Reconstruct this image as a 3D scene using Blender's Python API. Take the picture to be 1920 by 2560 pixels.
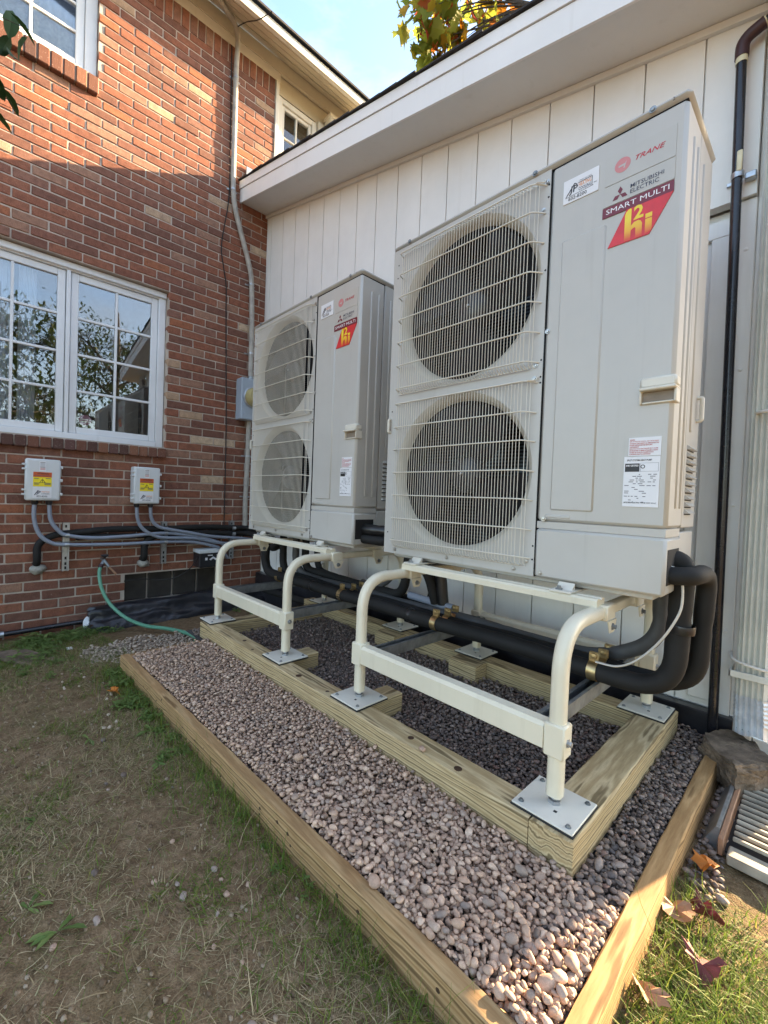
import bpy, bmesh, math, random
import numpy as np
from mathutils import Vector, Matrix
random.seed(7); rng = np.random.default_rng(7)
R = math.radians
for o in list(bpy.data.objects): bpy.data.objects.remove(o)
S = bpy.context.scene; COL = S.collection
# ------------------------------------------------------------------ camera
CAM = Vector((3.7388, -2.0787, 0.7621)); YAW, PITCH, ROLL, FPX = 0.82943, -0.02204, -0.03697, 1077.09
ca, sa, cb, sb, cc, sc = math.cos(YAW), math.sin(YAW), math.cos(PITCH), math.sin(PITCH), math.cos(ROLL), math.sin(ROLL)
RM = Matrix(((ca,-sa,0),(sa,ca,0),(0,0,1))) @ Matrix(((1,0,0),(0,cb,-sb),(0,sb,cb))) @ Matrix(((cc,0,sc),(0,1,0),(-sc,0,cc)))
cam = bpy.data.objects.new('camera', bpy.data.cameras.new('camera')); COL.objects.link(cam)
bm3 = Matrix((RM.col[0], RM.col[2], -RM.col[1])).transposed()
cam.matrix_world = Matrix.Translation(CAM) @ bm3.to_4x4()
cd = cam.data; cd.sensor_fit = 'HORIZONTAL'; cd.sensor_width = 36; cd.lens = FPX/1920*36
cd.shift_x = 57.88/1920; cd.shift_y = -15.02/1920; cd.clip_start = .02; cd.clip_end = 500
S.camera = cam
# ------------------------------------------------------------------ light
SUN = Vector((1.0, 3.4, 1.235)).normalized()          # towards the sun
w = bpy.data.worlds.new('World'); S.world = w; w.use_nodes = True
nt = w.node_tree; bg = nt.nodes['Background']; sky = nt.nodes.new('ShaderNodeTexSky')
sky.sky_type = 'NISHITA'; sky.sun_disc = False
sky.sun_elevation = math.asin(SUN.z); sky.sun_rotation = math.atan2(SUN.x, SUN.y)
sky.air_density = 1.0; sky.dust_density = 1.2; sky.ozone_density = 1.2
tc = nt.nodes.new('ShaderNodeTexCoord'); mp = nt.nodes.new('ShaderNodeMapping'); mp.inputs['Scale'].default_value = (1.6, 1.6, 4.5); nz = nt.nodes.new('ShaderNodeTexNoise'); nz.inputs['Scale'].default_value = 2.2; nz.inputs['Detail'].default_value = 7; nz.inputs['Roughness'].default_value = .62
cr_ = nt.nodes.new('ShaderNodeValToRGB'); cr_.color_ramp.elements[0].position = .36; cr_.color_ramp.elements[1].position = .78; cr_.color_ramp.elements[1].color = (.62,.62,.62,1); mxw = nt.nodes.new('ShaderNodeMix'); mxw.data_type = 'RGBA'; mxw.inputs[7].default_value = (2.6, 2.48, 2.28, 1)   # thin high cloud, made wider and warmer to add fill light in the shade
nt.links.new(tc.outputs['Generated'], mp.inputs[0]); nt.links.new(mp.outputs[0], nz.inputs['Vector']); nt.links.new(nz.outputs['Fac'], cr_.inputs[0]); nt.links.new(cr_.outputs[0], mxw.inputs[0]); nt.links.new(sky.outputs[0], mxw.inputs[6]); nt.links.new(mxw.outputs[2], bg.inputs[0]); bg.inputs[1].default_value = 0.075
sl = bpy.data.lights.new('sun', 'SUN'); sl.energy = 3.3; sl.angle = R(.6); sl.color = (1, .74, .45)
so = bpy.data.objects.new('sun', sl); COL.objects.link(so); so.rotation_euler = SUN.to_track_quat('Z', 'Y').to_euler(); so.location = (6, 8, 8)
S.view_settings.view_transform = 'Standard'; S.view_settings.look = 'None'; S.view_settings.gamma = 1
S.view_settings.use_curve_mapping = False; S.view_settings.exposure = 3.3
S.render.resolution_x = 768; S.render.resolution_y = 1024

# ------------------------------------------------------------------ materials
MT = {}
class NT:
    def __init__(s, name):
        s.m = bpy.data.materials.new(name); s.m.use_nodes = True; s.t = s.m.node_tree; s.b = s.t.nodes['Principled BSDF']; MT[name] = s.m
    def n(s, typ, **k):
        x = s.t.nodes.new(typ)
        for a, b in k.items():
            if a[0] == 'i' and a[1:].isdigit(): x.inputs[int(a[1:])].default_value = b
            else: setattr(x, a, b)
        return x
    def l(s, a, b): s.t.links.new(a, b)
    def coord(s, kind='Object', scale=(1,1,1), rot=(0,0,0)):
        if kind == 'World': o = s.n('ShaderNodeNewGeometry').outputs['Position']
        else: o = s.n('ShaderNodeTexCoord').outputs[kind]
        mp = s.n('ShaderNodeMapping'); mp.inputs['Scale'].default_value = scale; mp.inputs['Rotation'].default_value = rot
        s.l(o, mp.inputs[0]); return mp.outputs[0]
    def noise(s, co, sc, det=4, rough=.55, dist=0):
        x = s.n('ShaderNodeTexNoise'); x.inputs['Scale'].default_value = sc; x.inputs['Detail'].default_value = det
        x.inputs['Roughness'].default_value = rough; x.inputs['Distortion'].default_value = dist; s.l(co, x.inputs['Vector']); return x.outputs['Fac']
    def ramp(s, fac, stops, interp='LINEAR'):
        x = s.n('ShaderNodeValToRGB'); e = x.color_ramp.elements; x.color_ramp.interpolation = interp
        while len(e) > 1: e.remove(e[-1])
        for i, (p, c) in enumerate(stops):
            el = e[0] if i == 0 else e.new(p)
            el.position = p; el.color = (*c, 1) if len(c) == 3 else c
        s.l(fac, x.inputs[0]); return x.outputs[0]
    def mix(s, fac, a, b, mode='MIX'):
        x = s.n('ShaderNodeMix', data_type='RGBA', blend_type=mode)
        for v, i in ((fac, 0), (a, 6), (b, 7)):
            if isinstance(v, (int, float)): x.inputs[i].default_value = v
            elif isinstance(v, tuple): x.inputs[i].default_value = (*v, 1)
            else: s.l(v, x.inputs[i])
        return x.outputs[2]
    def bump(s, h, strength=.3, dist=.002):
        x = s.n('ShaderNodeBump'); x.inputs['Strength'].default_value = strength; x.inputs['Distance'].default_value = dist
        s.l(h, x.inputs['Height']); s.l(x.outputs[0], s.b.inputs['Normal']); return x
    def base(s, c):
        if isinstance(c, tuple): s.b.inputs['Base Color'].default_value = (*c, 1)
        else: s.l(c, s.b.inputs['Base Color'])
    def set(s, rough=.5, metal=0, spec=.5, **k):
        s.b.inputs['Roughness'].default_value = rough; s.b.inputs['Metallic'].default_value = metal; s.b.inputs['Specular IOR Level'].default_value = spec

def simple(name, c, rough=.5, metal=0, var=.12, sc=18, bump=0, bsc=60, spec=.5, kind='Object', dist=.001):
    t = NT(name); co = t.coord(kind); n1 = t.noise(co, sc, 5)
    lo = tuple(max(0, x*(1-var)) for x in c); hi = tuple(min(1, x*(1+var)) for x in c)
    t.base(t.ramp(n1, [(.3, lo), (.7, hi)])); t.set(rough, metal, spec)
    if bump: t.bump(t.noise(co, bsc, 3), bump, dist)
    return t

def brick_mat(name, rnd):
    t = NT(name); co = t.coord('World')
    if rnd == 'obj': r = t.n('ShaderNodeObjectInfo').outputs['Random']
    else: r = t.n('ShaderNodeNewGeometry').outputs['Random Per Island']
    c = t.ramp(r, [(0, (0.215,0.093,0.062)), (.16, (0.264,0.113,0.071)), (.30, (0.221,0.102,0.072)), (.44, (0.179,0.087,0.063)), (.58, (0.252,0.104,0.065)), (.72, (0.233,0.119,0.086)), (.84, (0.308,0.123,0.066)), (.89, (0.295,0.169,0.118)), (.962, (0.418,0.294,0.198)), (.990, (0.516,0.400,0.283))], 'CONSTANT')
    n1 = t.noise(co, 26, 4); c = t.mix(.5, c, t.ramp(n1, [(.32, (.6,.56,.56)), (.62, (1.22,1.18,1.14))]), 'MULTIPLY')
    n2 = t.noise(co, 240, 2); c = t.mix(.35, c, t.ramp(n2, [(.40, (.3,.3,.3)), (.55, (1.1,1.1,1.1))]), 'MULTIPLY')
    n3 = t.noise(co, 70, 3); c = t.mix(t.ramp(n3, [(.68, (0,0,0)), (.74, (.5,.5,.5))]), c, (.45,.38,.32))
    t.base(c); t.set(.88, 0, .25); t.bump(t.mix(.5, n2, n3), .75, .003)
brick_mat('brick_obj', 'obj'); brick_mat('brick_mass', 'isl')
t = NT('sill_brick'); co = t.coord('World'); r = t.n('ShaderNodeObjectInfo').outputs['Random']
c = t.ramp(r, [(0, (.10,.055,.045)), (.35, (.16,.075,.052)), (.65, (.22,.105,.066)), (.85, (.13,.07,.06))], 'CONSTANT'); n2 = t.noise(co, 170, 2)
c = t.mix(t.ramp(n2, [(.66, (0,0,0)), (.72, (.8,.8,.8))]), c, (.5,.42,.36)); t.base(c); t.set(.9, 0, .2); t.bump(n2, .7, .003)
t = NT('mortar'); co = t.coord('World'); n = t.noise(co, 9, 5); n2 = t.noise(co, 320, 2)
c = t.ramp(n, [(.3, (.42,.36,.305)), (.7, (.56,.49,.42))]); t.base(t.mix(.4, c, t.ramp(n2, [(.35, (.5,.5,.5)), (.6, (1.1,1.1,1.1))]), 'MULTIPLY')); t.set(.95, 0, .1); t.bump(n2, .8, .002)
# painted sidings: vertical grain, scuffs
def paint(name, c, grain=(60, 60, 3), gst=.25, dirt=.10, rough=.55):
    t = NT(name); co = t.coord('World', grain); g = t.noise(co, 3, 5, .6); w1 = t.coord('World'); d = t.noise(w1, 2.2, 5, .65); s2 = t.coord('World', (14, 14, .9)); st = t.noise(s2, 1.5, 4)
    base = t.ramp(d, [(.3, tuple(x*(1-dirt) for x in c)), (.65, c)])
    t.base(t.mix(t.ramp(st, [(.60, (0,0,0)), (.75, (.25,.25,.25))]), base, tuple(x*.72 for x in (c[0], c[1]*.97, c[2]*.9)))); t.set(rough, 0, .4); t.bump(g, gst, .003)
paint('white_siding', (.81,.80,.765)); paint('white_trim', (.82,.81,.78), (3, 60, 60), .12, .06); paint('cream_paint', (.62,.57,.45), (60,4,60), .1, .12)
paint('cream_trim', (.72,.69,.60), (60,4,60), .1, .10); paint('soffit_grey', (.72,.72,.69), (30,30,30), .08, .08); paint('window_paint', (.74,.77,.79), (50,50,6), .35, .12, .45)
# appliance paint
def enamel(name, c, rough=.38, orange=.10):
    t = NT(name); co = t.coord('Object'); n = t.noise(co, 420, 1); d = t.noise(co, 3.5, 5, .6); sk = t.noise(t.coord('Object', (26, 26, 1.1)), 1.6, 4, .6); bc = t.ramp(d, [(.3, tuple(x*.93 for x in c)), (.7, tuple(x*1.04 for x in c))])
    t.base(t.mix(t.ramp(sk, [(.56, (0,0,0)), (.78, (.22,.22,.22))]), bc, tuple(x*.62 for x in (c[0], c[1]*.97, c[2]*.9)))); t.set(rough, 0, .5); t.bump(n, orange, .0004)
    rr = t.ramp(d, [(.3, (rough*.85,)*3), (.7, (rough*1.2,)*3)]); t.l(rr, t.b.inputs['Roughness'])
enamel('unit_paint', (.49,.48,.445)); enamel('unit_lid', (.43,.42,.38)); enamel('grille_paint', (.66,.63,.54), .42); enamel('stand_paint', (.74,.685,.535), .36, .05); enamel('plate_paint', (.70,.67,.58), .45)
enamel('box_grey', (.62,.65,.66), .5); enamel('meter_grey', (.34,.40,.47), .45)
simple('black_inside', (.012,.012,.013), .8); simple('fan_plastic', (.014,.014,.016), .7, var=.08, spec=.2); simple('fan_hub', (.03,.031,.034), .4, var=.08); simple('shroud', (.52,.495,.42), .5, var=.05)
t = NT('coil'); co = t.coord('Object', (1,1,1)); wv = t.n('ShaderNodeTexWave', bands_direction='Z'); wv.inputs['Scale'].default_value = 22; t.l(co, wv.inputs[0])
t.base(t.ramp(wv.outputs['Fac'], [(.3, (.006,.008,.01)), (.8, (.05,.065,.075))])); t.set(.4, .6)
simple('foam', (.014,.0135,.013), .72, var=.3, sc=9, bump=.25, bsc=140, spec=.35); simple('foam_tape', (.012,.012,.013), .33, var=.4, sc=14, bump=.6, bsc=26, dist=.004)
simple('grey_foam', (.075,.075,.075), .6, var=.15); simple('conduit_grey', (.235,.265,.325), .42, var=.08); simple('pvc_grey', (.36,.37,.36), .5)
simple('galv', (.42,.44,.46), .42, .85, .25, 30, .15, 90); simple('galv_dark', (.26,.28,.29), .5, .8, .3, 22, .15, 90); simple('steel', (.45,.44,.42), .35, .9, .2); simple('brass', (.46,.34,.17), .38, .9, .3, 40)
simple('black_pipe', (.012,.012,.016), .22, var=.4, sc=12, bump=.15, bsc=30); simple('elbow_brown', (.045,.018,.022), .5); simple('cream_band', (.62,.58,.40), .6); simple('black_poly', (.02,.02,.024), .28, var=.5, sc=8, bump=.5, bsc=14, dist=.006)
simple('rubber', (.02,.02,.02), .8); simple('hose_green', (.11,.30,.20), .42, var=.1); simple('sealant', (.36,.35,.31), .9, var=.25, sc=60, bump=.9, bsc=90, dist=.006)
simple('cable_white', (.62,.60,.55), .5); simple('mast_grey', (.36,.34,.30), .6, var=.2); simple('copper_tan', (.30,.16,.09), .6)
simple('asphalt_shingle', (.035,.033,.033), .95, var=.45, sc=220, bump=.9, bsc=300); simple('roof_dark', (.05,.047,.045), .95, var=.3, sc=120, bump=.5)
simple('aluminium', (.66,.68,.70), .38, .55, .15, 24, .15, 60); simple('downspout_white', (.64,.65,.60), .45, var=.10, sc=7); simple('grate_cream', (.37,.33,.255), .6, var=.35, sc=14, bump=.3, bsc=50); simple('flashing', (.34,.37,.40), .4, .5, .2)
simple('meter_glass', (.42,.36,.17), .12, var=.1); simple('dial', (.5,.5,.45), .5)
simple('label_white', (.74,.75,.77), .5, var=.03); simple('label_clear', (.47,.46,.42), .3, var=.02); simple('ink_black', (.02,.02,.022), .5, var=.02); simple('ink_grey', (.10,.10,.12), .5, var=.02); simple('ink_navy', (.03,.035,.07), .5, var=.02); simple('ink_orange', (.70,.27,.08), .5, var=.02)
simple('ink_red', (.50,.03,.045), .45, var=.03); simple('ink_crimson', (.62,.022,.03), .4, var=.12, sc=40); simple('ink_maroon', (.16,.008,.022), .4, var=.05); simple('ink_white', (.86,.86,.86), .5, var=.01); simple('ink_rose', (.58,.22,.22), .45, var=.02); simple('ink_warn', (.55,.09,.02), .5, var=.04); simple('ink_yellow', (.86,.70,.02), .5, var=.03); simple('ink_purple', (.30,.10,.22), .5); simple('ink_warnred', (.48,.10,.10), .5)
t = NT('ink_flame'); sx = t.n('ShaderNodeSeparateXYZ'); t.l(t.coord('Object'), sx.inputs[0]); mr = t.n('ShaderNodeMapRange'); mr.inputs[1].default_value = 1.0; mr.inputs[2].default_value = 1.075; t.l(sx.outputs[2], mr.inputs[0])
t.base(t.ramp(mr.outputs[0], [(0, (.66,.07,.02)), (.3, (.80,.40,.02)), (.75, (.85,.66,.03))])); t.set(.4)
simple('pocket_shade', (.24,.20,.155), .7, var=.2); simple('door_black', (.015,.016,.02), .45)
# wood
def wood(name, axis, a, b, knot, rough=.75):
    t = NT(name); sc = {'X': (1.2,14,14), 'Y': (14,1.2,14)}[axis]; co = t.coord('Object', sc)
    n = t.noise(co, 1.6, 6, .6, .8); wv = t.n('ShaderNodeTexWave', wave_type='BANDS', bands_direction='Z'); wv.inputs['Scale'].default_value = 1.25; wv.inputs['Distortion'].default_value = 9; wv.inputs['Detail'].default_value = 3; wv.inputs['Detail Scale'].default_value = 1.2; t.l(co, wv.inputs[0])
    c = t.ramp(wv.outputs['Fac'], [(.0, a), (.55, b), (.80, tuple(x*.92 for x in b)), (.93, tuple(x*.68 for x in a)), (1, tuple(x*.5 for x in a))]); fine = t.noise(t.coord('Object', tuple(9*x for x in sc)), 2, 4, .7)
    c = t.mix(.5, c, t.ramp(fine, [(.3, (.62,.6,.55)), (.6, (1.1,1.1,1.1))]), 'MULTIPLY')
    st = t.noise(t.coord('Object'), 7, 5, .7); c = t.mix(t.ramp(st, [(.55, (0,0,0)), (.75, (.55,.55,.55))]), c, knot)
    t.base(c); t.set(rough, 0, .3); t.bump(t.mix(.5, fine, wv.outputs['Fac']), .4, .002)
wood('timber_x', 'X', (.42,.31,.16), (.60,.475,.275), (.40,.28,.15)); wood('timber_y', 'Y', (.42,.31,.16), (.60,.475,.275), (.40,.28,.15))
wood('border_x', 'X', (.34,.205,.092), (.46,.305,.15), (.27,.155,.07)); wood('border_y', 'Y', (.35,.205,.085), (.45,.285,.13), (.29,.16,.07)); simple('knot', (.06,.03,.015), .7, var=.3, sc=90)
# stone materials: one hue per pebble
def stones(name, stops):
    t = NT(name); r = t.n('ShaderNodeNewGeometry').outputs['Random Per Island']; co = t.coord('World'); n = t.noise(co, 120, 4, .6); n2 = t.noise(co, 700, 2)
    c = t.ramp(r, stops); c = t.mix(.55, c, t.ramp(n, [(.3, (.72,.7,.68)), (.7, (1.2,1.2,1.2))]), 'MULTIPLY'); c = t.mix(.25, c, t.ramp(n2, [(.4, (.5,.5,.5)), (.6, (1.1,1.1,1.1))]), 'MULTIPLY')
    t.base(c); t.set(.78, 0, .3); t.bump(n2, .25, .001)
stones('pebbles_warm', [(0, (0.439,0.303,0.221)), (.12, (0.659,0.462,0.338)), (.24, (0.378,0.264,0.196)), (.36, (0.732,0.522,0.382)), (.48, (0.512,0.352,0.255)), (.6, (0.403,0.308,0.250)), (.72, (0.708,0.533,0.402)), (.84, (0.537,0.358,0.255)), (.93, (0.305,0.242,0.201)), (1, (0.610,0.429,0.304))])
stones('pebbles_dark', [(0, (0.173,0.135,0.113)), (.14, (0.270,0.205,0.164)), (.28, (0.130,0.110,0.099)), (.42, (0.335,0.255,0.207)), (.54, (0.194,0.140,0.113)), (.66, (0.151,0.130,0.122)), (.78, (0.281,0.225,0.193)), (.88, (0.400,0.315,0.263)), (1, (0.216,0.130,0.103))])
stones('pebbles_pale', [(0, (0.493,0.400,0.310)), (.3, (0.381,0.310,0.241)), (.55, (0.605,0.490,0.378)), (.8, (0.325,0.265,0.215)), (1, (0.560,0.440,0.335))])
simple('rough_stone', (.17,.125,.085), .95, var=.45, sc=30, bump=1.0, bsc=130, dist=.006); simple('gravel_bed', (.07,.063,.06), .95, var=.4, sc=120, bump=.6)
# soil with thin turf
t = NT('soil'); co = t.coord('World'); n = t.noise(co, 3.1, 6, .65); n2 = t.noise(co, 34, 5, .7); n3 = t.noise(co, 260, 2)
c = t.ramp(n2, [(.25, (.085,.052,.028)), (.5, (.21,.14,.078)), (.75, (.35,.25,.15))]); c = t.mix(t.ramp(n, [(.54, (0,0,0)), (.68, (.4,.4,.4))]), c, (.11,.105,.04)); c = t.mix(.5, c, t.ramp(n3, [(.35, (.45,.45,.45)), (.6, (1.15,1.15,1.15))]), 'MULTIPLY')
t.base(c); t.set(.95, 0, .15); t.bump(t.mix(.6, n2, n3), .9, .008)
def blades(name, stops, trans=.0):
    t = NT(name); r = t.n('ShaderNodeNewGeometry').outputs['Random Per Island']; c = t.ramp(r, stops); t.base(c); t.set(.6, 0, .3)
    if trans:
        o = t.t.nodes['Material Output']; tr = t.n('ShaderNodeBsdfTranslucent'); t.l(c, tr.inputs[0]); mx = t.n('ShaderNodeMixShader'); mx.inputs[0].default_value = trans; t.l(t.b.outputs[0], mx.inputs[1]); t.l(tr.outputs[0], mx.inputs[2]); t.l(mx.outputs[0], o.inputs[0])
stones('crumbs', [(0, (.12,.078,.045)), (.4, (.22,.15,.09)), (.75, (.30,.22,.14)), (1, (.36,.29,.21))]); blades('straw', [(0, (.26,.19,.095)), (.2, (.40,.31,.17)), (.4, (.15,.11,.06)), (.6, (.17,.165,.06)), (.8, (.46,.37,.22)), (1, (.28,.21,.115))])
blades('grass', [(0, (.10,.17,.025)), (.3, (.14,.23,.03)), (.55, (.075,.13,.02)), (.8, (.20,.27,.04)), (1, (.28,.25,.07))], .4)
blades('weed_leaf', [(0, (.13,.20,.05)), (.4, (.17,.25,.07)), (.7, (.095,.15,.04)), (1, (.23,.30,.09))], .35)
blades('maple_leaf', [(0, (.24,.27,.035)), (.3, (.18,.23,.03)), (.5, (.30,.27,.03)), (.68, (.13,.17,.03)), (.78, (.42,.26,.02)), (.86, (.45,.13,.02)), (.93, (.40,.05,.03)), (1, (.22,.24,.03))], .62)
blades('dark_leaf', [(0, (.02,.05,.012)), (.5, (.03,.07,.016)), (1, (.05,.08,.02))], .2)
blades('bg_leaf', [(0, (.03,.055,.012)), (.4, (.05,.08,.015)), (.7, (.022,.045,.012)), (1, (.09,.11,.02))], .3)
simple('dead_leaf_red', (.17,.035,.032), .7, var=.5, sc=30); simple('dead_leaf_tan', (.34,.20,.12), .7, var=.35, sc=30); simple('dead_leaf_orange', (.52,.17,.02), .7, var=.3, sc=30); simple('bark', (.07,.055,.042), .95, var=.4, sc=30, bump=.9, bsc=40, dist=.01); simple('dark_twig', (.025,.019,.016), .9)
simple('room_wall', (.16,.17,.19), .9); simple('curtain_blue', (.66,.71,.82), .9, var=.08); simple('curtain_grey', (.55,.54,.53), .9, var=.2, sc=40); simple('basement_dark', (.035,.03,.026), .6, var=.4, sc=9)
def glassmat(name, refl, tint):
    t = NT(name); o = t.t.nodes['Material Output']; tr = t.n('ShaderNodeBsdfTransparent'); tr.inputs[0].default_value = (*tint, 1); g = t.n('ShaderNodeBsdfGlossy'); g.inputs['Roughness'].default_value = .015; g.inputs['Color'].default_value = (.95,.97,1,1)
    lw = t.n('ShaderNodeFresnel'); lw.inputs['IOR'].default_value = 1.5; ad = t.n('ShaderNodeMath', operation='ADD', use_clamp=True); ad.inputs[1].default_value = refl; t.l(lw.outputs[0], ad.inputs[0])
    bp = t.n('ShaderNodeBump'); bp.inputs['Strength'].default_value = .02; bp.inputs['Distance'].default_value = .01; t.l(t.noise(t.coord('World'), 2.5, 1), bp.inputs['Height']); t.l(bp.outputs[0], g.inputs['Normal'])
    mx = t.n('ShaderNodeMixShader'); t.l(ad.outputs[0], mx.inputs[0]); t.l(tr.outputs[0], mx.inputs[1]); t.l(g.outputs[0], mx.inputs[2]); t.l(mx.outputs[0], o.inputs[0])
glassmat('window_glass', .09, (.85,.88,.88)); glassmat('upper_glass', .0, (.85,.88,.88))

# ------------------------------------------------------------------ mesh helpers
def rootloc(o):
    v = Vector((0,0,0))
    while o is not None: v += o.location; o = o.parent
    return v
def tag(o, label=None, cat=None, group=None, kind=None):
    for k, v in (('label', label), ('category', cat), ('group', group), ('kind', kind)):
        if v: o[k] = v
    return o
def thing(name, label, cat, loc, group=None):
    o = bpy.data.objects.new(name, None); COL.objects.link(o); o.location = loc; o.empty_display_size = .05
    return tag(o, label, cat, group)
class MB:
    def __init__(s): s.v = []; s.f = []
    def add(s, v, f):
        n = len(s.v); s.v += [tuple(p) for p in v]; s.f += [tuple(i+n for i in q) for q in f]; return s
    def box(s, a, b, c=0):
        lo = [min(a[i], b[i]) for i in range(3)]; hi = [max(a[i], b[i]) for i in range(3)]
        if c <= 0:
            v = [(x,y,z) for x in (lo[0],hi[0]) for y in (lo[1],hi[1]) for z in (lo[2],hi[2])]
            return s.add(v, [(0,1,3,2),(4,6,7,5),(0,4,5,1),(2,3,7,6),(0,2,6,4),(1,5,7,3)])
        m = [(lo[i]+hi[i])/2 for i in range(3)]; h = [(hi[i]-lo[i])/2 for i in range(3)]; c = min(c, min(h)*.98); v = []; ix = {}
        for sx in (-1,1):
            for sy in (-1,1):
                for sz in (-1,1):
                    for ax in range(3):
                        sg = (sx,sy,sz); ix[sg, ax] = len(v); v.append(tuple(m[i]+sg[i]*(h[i] if i == ax else h[i]-c) for i in range(3)))
        f = []
        for ax in range(3):
            o1, o2 = [i for i in range(3) if i != ax]
            for sg in (-1,1):
                q = []
                for a1, a2 in ((-1,-1),(1,-1),(1,1),(-1,1)):
                    k = [0,0,0]; k[ax] = sg; k[o1] = a1; k[o2] = a2; q.append(ix[tuple(k), ax])
                f.append(tuple(q))
            for a1 in (-1,1):
                for a2 in (-1,1):
                    k0 = [0,0,0]; k0[o1] = a1; k0[o2] = a2; k1 = list(k0); k0[ax] = -1; k1[ax] = 1
                    f.append((ix[tuple(k0),o1], ix[tuple(k1),o1], ix[tuple(k1),o2], ix[tuple(k0),o2]))
        for sx in (-1,1):
            for sy in (-1,1):
                for sz in (-1,1): f.append(tuple(ix[(sx,sy,sz),a] for a in range(3)))
        return s.add(v, f)
    def sweep(s, path, prof, cap=True, scl=None, up=None):
        P = [Vector(p) for p in path]; n = len(P); k = len(prof); v = []; f = []
        T = [(P[min(i+1,n-1)]-P[max(i-1,0)]).normalized() for i in range(n)]
        U = Vector(up) if up else (Vector((0,0,1)) if abs(T[0].z) < .9 else Vector((0,1,0)))
        U = (U-T[0]*U.dot(T[0])).normalized()
        for i in range(n):
            U = (U-T[i]*U.dot(T[i])).normalized(); W = T[i].cross(U); q = scl[i] if scl else 1
            for a, b in prof: v.append(P[i]+W*(a*q)+U*(b*q))
        for i in range(n-1):
            for j in range(k): f.append((i*k+j, i*k+(j+1)%k, (i+1)*k+(j+1)%k, (i+1)*k+j))
        if cap: f.append(tuple(range(k-1,-1,-1))); f.append(tuple((n-1)*k+j for j in range(k)))
        return s.add(v, f)
    def tube(s, path, r, n=10, scl=None, cap=True): return s.sweep(path, [(r*math.cos(2*math.pi*i/n), r*math.sin(2*math.pi*i/n)) for i in range(n)], cap, scl)
    def rect(s, path, w, h, c=.004, up=None): return s.sweep(path, [(-w/2+c,-h/2),(w/2-c,-h/2),(w/2,-h/2+c),(w/2,h/2-c),(w/2-c,h/2),(-w/2+c,h/2),(-w/2,h/2-c),(-w/2,-h/2+c)], True, None, up)
    def cyl(s, a, b, r, n=12): return s.tube([a, b], r, n)
    def prism(s, poly, y0, y1, ax=1):
        n = len(poly); o = [i for i in range(3) if i != ax]; v = []
        for y in (y0, y1):
            for p in poly:
                q = [0,0,0]; q[ax] = y; q[o[0]] = p[0]; q[o[1]] = p[1]; v.append(q)
        return s.add(v, [tuple(range(n)), tuple(range(2*n-1, n-1, -1))]+[(i, (i+1)%n, n+(i+1)%n, n+i) for i in range(n)])
    def lathe(s, prof, c, ax, n=32, close=False):
        c = Vector(c); a = Vector(ax).normalized(); u = a.orthogonal().normalized(); w = a.cross(u); v = []; f = []; k = len(prof)
        for i in range(n):
            d = u*math.cos(2*math.pi*i/n)+w*math.sin(2*math.pi*i/n)
            for r, h in prof: v.append(c+d*r+a*h)
        for i in range(n):
            for j in range(k-1): f.append((i*k+j, i*k+j+1, ((i+1)%n)*k+j+1, ((i+1)%n)*k+j))
        return s.add(v, f)
    def mesh(s, name, mats, off=Vector((0,0,0)), smooth=40, fix=True):
        me = bpy.data.meshes.new(name); me.from_pydata([(p[0]-off.x, p[1]-off.y, p[2]-off.z) for p in s.v], [], s.f)
        if fix:
            b = bmesh.new(); b.from_mesh(me); bmesh.ops.recalc_face_normals(b, faces=b.faces); b.to_mesh(me); b.free()
        for m in ([mats] if isinstance(mats, str) else mats): me.materials.append(MT[m])
        if smooth: me.shade_smooth(); me.set_sharp_from_angle(angle=R(smooth))
        me.update(); return me
    def build(s, name, mat, parent=None, smooth=40, fix=True):
        if parent is None:
            a = np.array(s.v); off = Vector(((a[:,0].min()+a[:,0].max())/2, (a[:,1].min()+a[:,1].max())/2, a[:,2].min()))
        else: off = rootloc(parent)
        o = bpy.data.objects.new(name, s.mesh(name, mat, off, smooth, fix)); COL.objects.link(o)
        if parent is None: o.location = off
        else: o.parent = parent
        return o
def lone(mb, name, mat, label, cat, group=None, **k): return tag(mb.build(name, mat, None, **k), label, cat, group)
def copy_tree(o, parent=None):
    c = o.copy(); COL.objects.link(c); c.parent = parent
    for ch in KIDS.get(o.name, []): copy_tree(ch, c)
    return c
KIDS = {}
def index_kids():
    KIDS.clear()
    for o in bpy.data.objects:
        if o.parent: KIDS.setdefault(o.parent.name, []).append(o)
def fillet(pts, r, n=7):
    P = [Vector(p) for p in pts]; out = [P[0]]
    for i in range(1, len(P)-1):
        a = (P[i-1]-P[i]); b = (P[i+1]-P[i]); q = min(r, a.length*.49, b.length*.49); a = P[i]+a.normalized()*q; b = P[i]+b.normalized()*q
        for j in range(n+1):
            t_ = j/n; out.append(a*(1-t_)**2+P[i]*2*t_*(1-t_)+b*t_**2)
    return out+[P[-1]]
def spline(pts, n=8):
    P = [Vector(p) for p in pts]; P = [P[0]*2-P[1]]+P+[P[-1]*2-P[-2]]; out = []
    for i in range(1, len(P)-2):
        for j in range(n):
            t_ = j/n; out.append(.5*((2*P[i])+(P[i+1]-P[i-1])*t_+(2*P[i-1]-5*P[i]+4*P[i+1]-P[i+2])*t_**2+(3*P[i]-P[i-1]-3*P[i+1]+P[i+2])*t_**3))
    return out+[P[-2]]
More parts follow.
